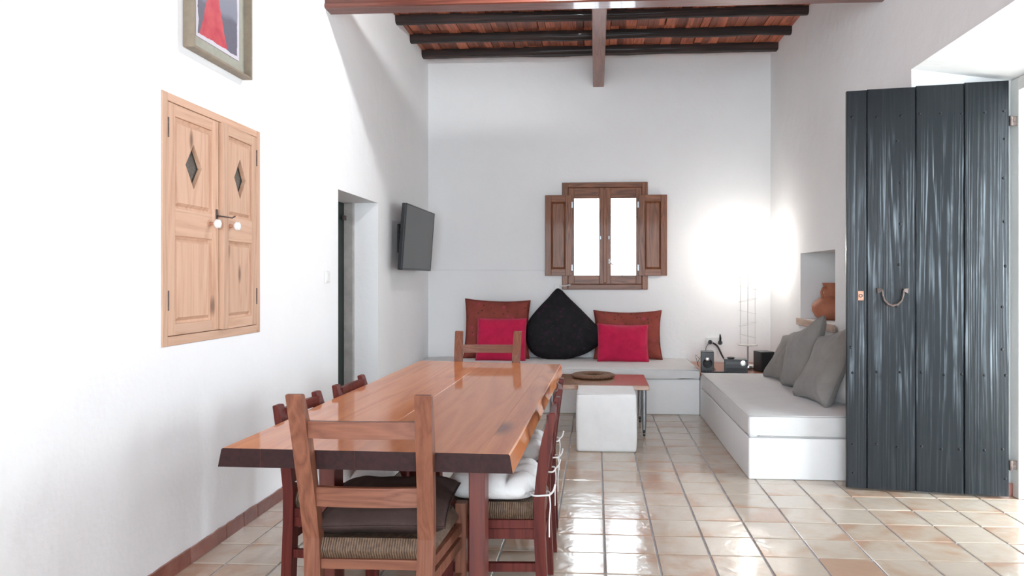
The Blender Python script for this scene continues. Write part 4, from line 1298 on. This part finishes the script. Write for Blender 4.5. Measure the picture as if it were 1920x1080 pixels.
cf = chair('brown ladder-back chair with a brown cushion at the near end of the table', 'tall brown chairs at the table ends', 0.485, 0.44, 0.968, 0.455, m_chairA, m_chairAx, 0.03, ((0.815, 0.872), (0.570, 0.636)), 0.115, 0.035)
cf.location = (-0.785, 2.645, 0); cf.rotation_euler = (0, 0, R(1))
c2 = copy_tree(cf); c2['label'] = 'brown ladder-back chair facing the camera at the far end of the table'
c2.location = (-0.78, 4.86, 0); c2.rotation_euler = (0, 0, R(180))
sg = 'low dark red chairs along the table sides'
cr = chair('dark red chair with a white cushion on the right side, nearest the camera', sg, 0.43, 0.42, 0.805, 0.437, m_chairB, m_chairBx, 0.012, ((0.742, 0.787), (0.60, 0.645)), 0.045, 0.015)
spots = [(cr, None, (-0.42, 3.125), R(90)),
         (None, 'dark red chair on the right side of the table, nearer the pouf', (-0.425, 3.735), R(92)),
         (None, 'dark red chair on the left side of the table, nearest the camera', (-1.118, 3.20), R(-93)),
         (None, 'dark red chair on the left side of the table, nearer the doorway', (-1.085, 3.795), R(-91))]
for o, lab, (x, y), a in spots:
    if o is None:
        o = copy_tree(cr); o['label'] = lab
    o.location = (x, y, 0); o.rotation_euler = (0, 0, a)


def seat_pad(label, loc, rz, w, d, t, seed, mat, tufts=3, ties=True, group=None):
    o = thing('seat_cushion', label, 'cushion', loc, (0, 0, rz), group)
    b = B(); n = 36
    def P(u, v, top):
        e = max(abs(u), abs(v)); rr = (abs(u) ** 5 + abs(v) ** 5) ** 0.2
        k = 1 - 0.05 * max(0, (abs(u) + abs(v) - 1.5) / 0.5)
        th = max(0.0, 1 - rr ** 6) ** 0.5
        puff = (abs(math.sin((u + 1) * math.pi * tufts / 2)) * abs(math.sin((v + 1) * math.pi * tufts / 2))) ** 0.45 if tufts else 1.0
        q = noise.noise(Vector((u * 2.5, v * 2.5, seed)))
        z = t * 0.4 + (t * 0.6) * th * (0.50 + 0.5 * puff + 0.10 * q) if top else t * 0.4 - t * 0.4 * th
        return (u * w / 2 * k, v * d / 2 * k, z)
    gt = [[b.bm.verts.new(P(-1 + 2 * i / n, -1 + 2 * j / n, True)) for j in range(n + 1)] for i in range(n + 1)]
    gb = [[gt[i][j] if i in (0, n) or j in (0, n) else b.bm.verts.new(P(-1 + 2 * i / n, -1 + 2 * j / n, False)) for j in range(n + 1)] for i in range(n + 1)]
    for i in range(n):
        for j in range(n):
            b.bm.faces.new((gt[i][j], gt[i + 1][j], gt[i + 1][j + 1], gt[i][j + 1]))
            b.bm.faces.new((gb[i][j], gb[i][j + 1], gb[i + 1][j + 1], gb[i + 1][j]))
    b.done('cover', mat, o, smooth='all')
    if ties:
        for sx in (-1, 1):
            x = sx * (w / 2 + 0.004); y = -d / 2
            # loop round the chair post and hang down
            pts = [(x - sx * 0.05, y + 0.03, 0.045), (x - sx * 0.052, y - 0.02, 0.04), (x - sx * 0.048, y - 0.046, 0.04), (x, y - 0.052, 0.042), (x + sx * 0.018, y - 0.04, 0.045), (x + sx * 0.018, y + 0.01, 0.043), (x - sx * 0.02, y + 0.03, 0.045)]
            B().tube(smooth3(pts, 5), 0.004, 6).done('tie', mat, o, smooth='all')
            B().tube(smooth3([(x, y - 0.052, 0.042), (x, y - 0.062, 0.05), (x, y - 0.07, 0.062), (x, y - 0.076, 0.085)], 5), 0.0045, 6).done('tie_end', mat, o, smooth='all')
            B().tube(smooth3([(x, y - 0.052, 0.042), (x, y - 0.056, 0.0), (x, y - 0.052, -0.06), (x, y - 0.052, -0.13)], 5), 0.003, 6).done('tie_end', mat, o, smooth='all')
    return o


pg = 'white tufted pads on the side chairs'
pl = ['white tufted pad tied to the nearest chair on the right of the table', 'white tufted pad on the chair nearer the pouf', 'white tufted pad on the near left chair under the table', 'white tufted pad on the left chair nearer the doorway']
p0 = None
for k, (o, lab, (x, y), a) in enumerate(spots):
    dx = 0.015 * (-1 if k < 2 else 1)
    if p0 is None:
        p0 = seat_pad(pl[0], (x + dx, y, 0.428), a, 0.40, 0.385, 0.115, 4, m_tuft, 3, True, pg)
    else:
        q = copy_tree(p0)
        if k > 1:
            for ch in [h for h in q.children if h.name.startswith('tie')]:
                bpy.data.objects.remove(ch)
        q['label'] = pl[k]; q.location = (x + dx, y, 0.428); q.rotation_euler = (0, 0, a)
# brown cushion on the near chair
bc = cushion('seat_cushion', 'plump dark brown cushion on the near end chair', outline_square(0.475, 0.44, 0.012), 0.175, m_brown, (-0.76, 2.455, 0.484), (R(-86), 0, R(4)), 12, 0.010, pe=(2.0, 0.85))
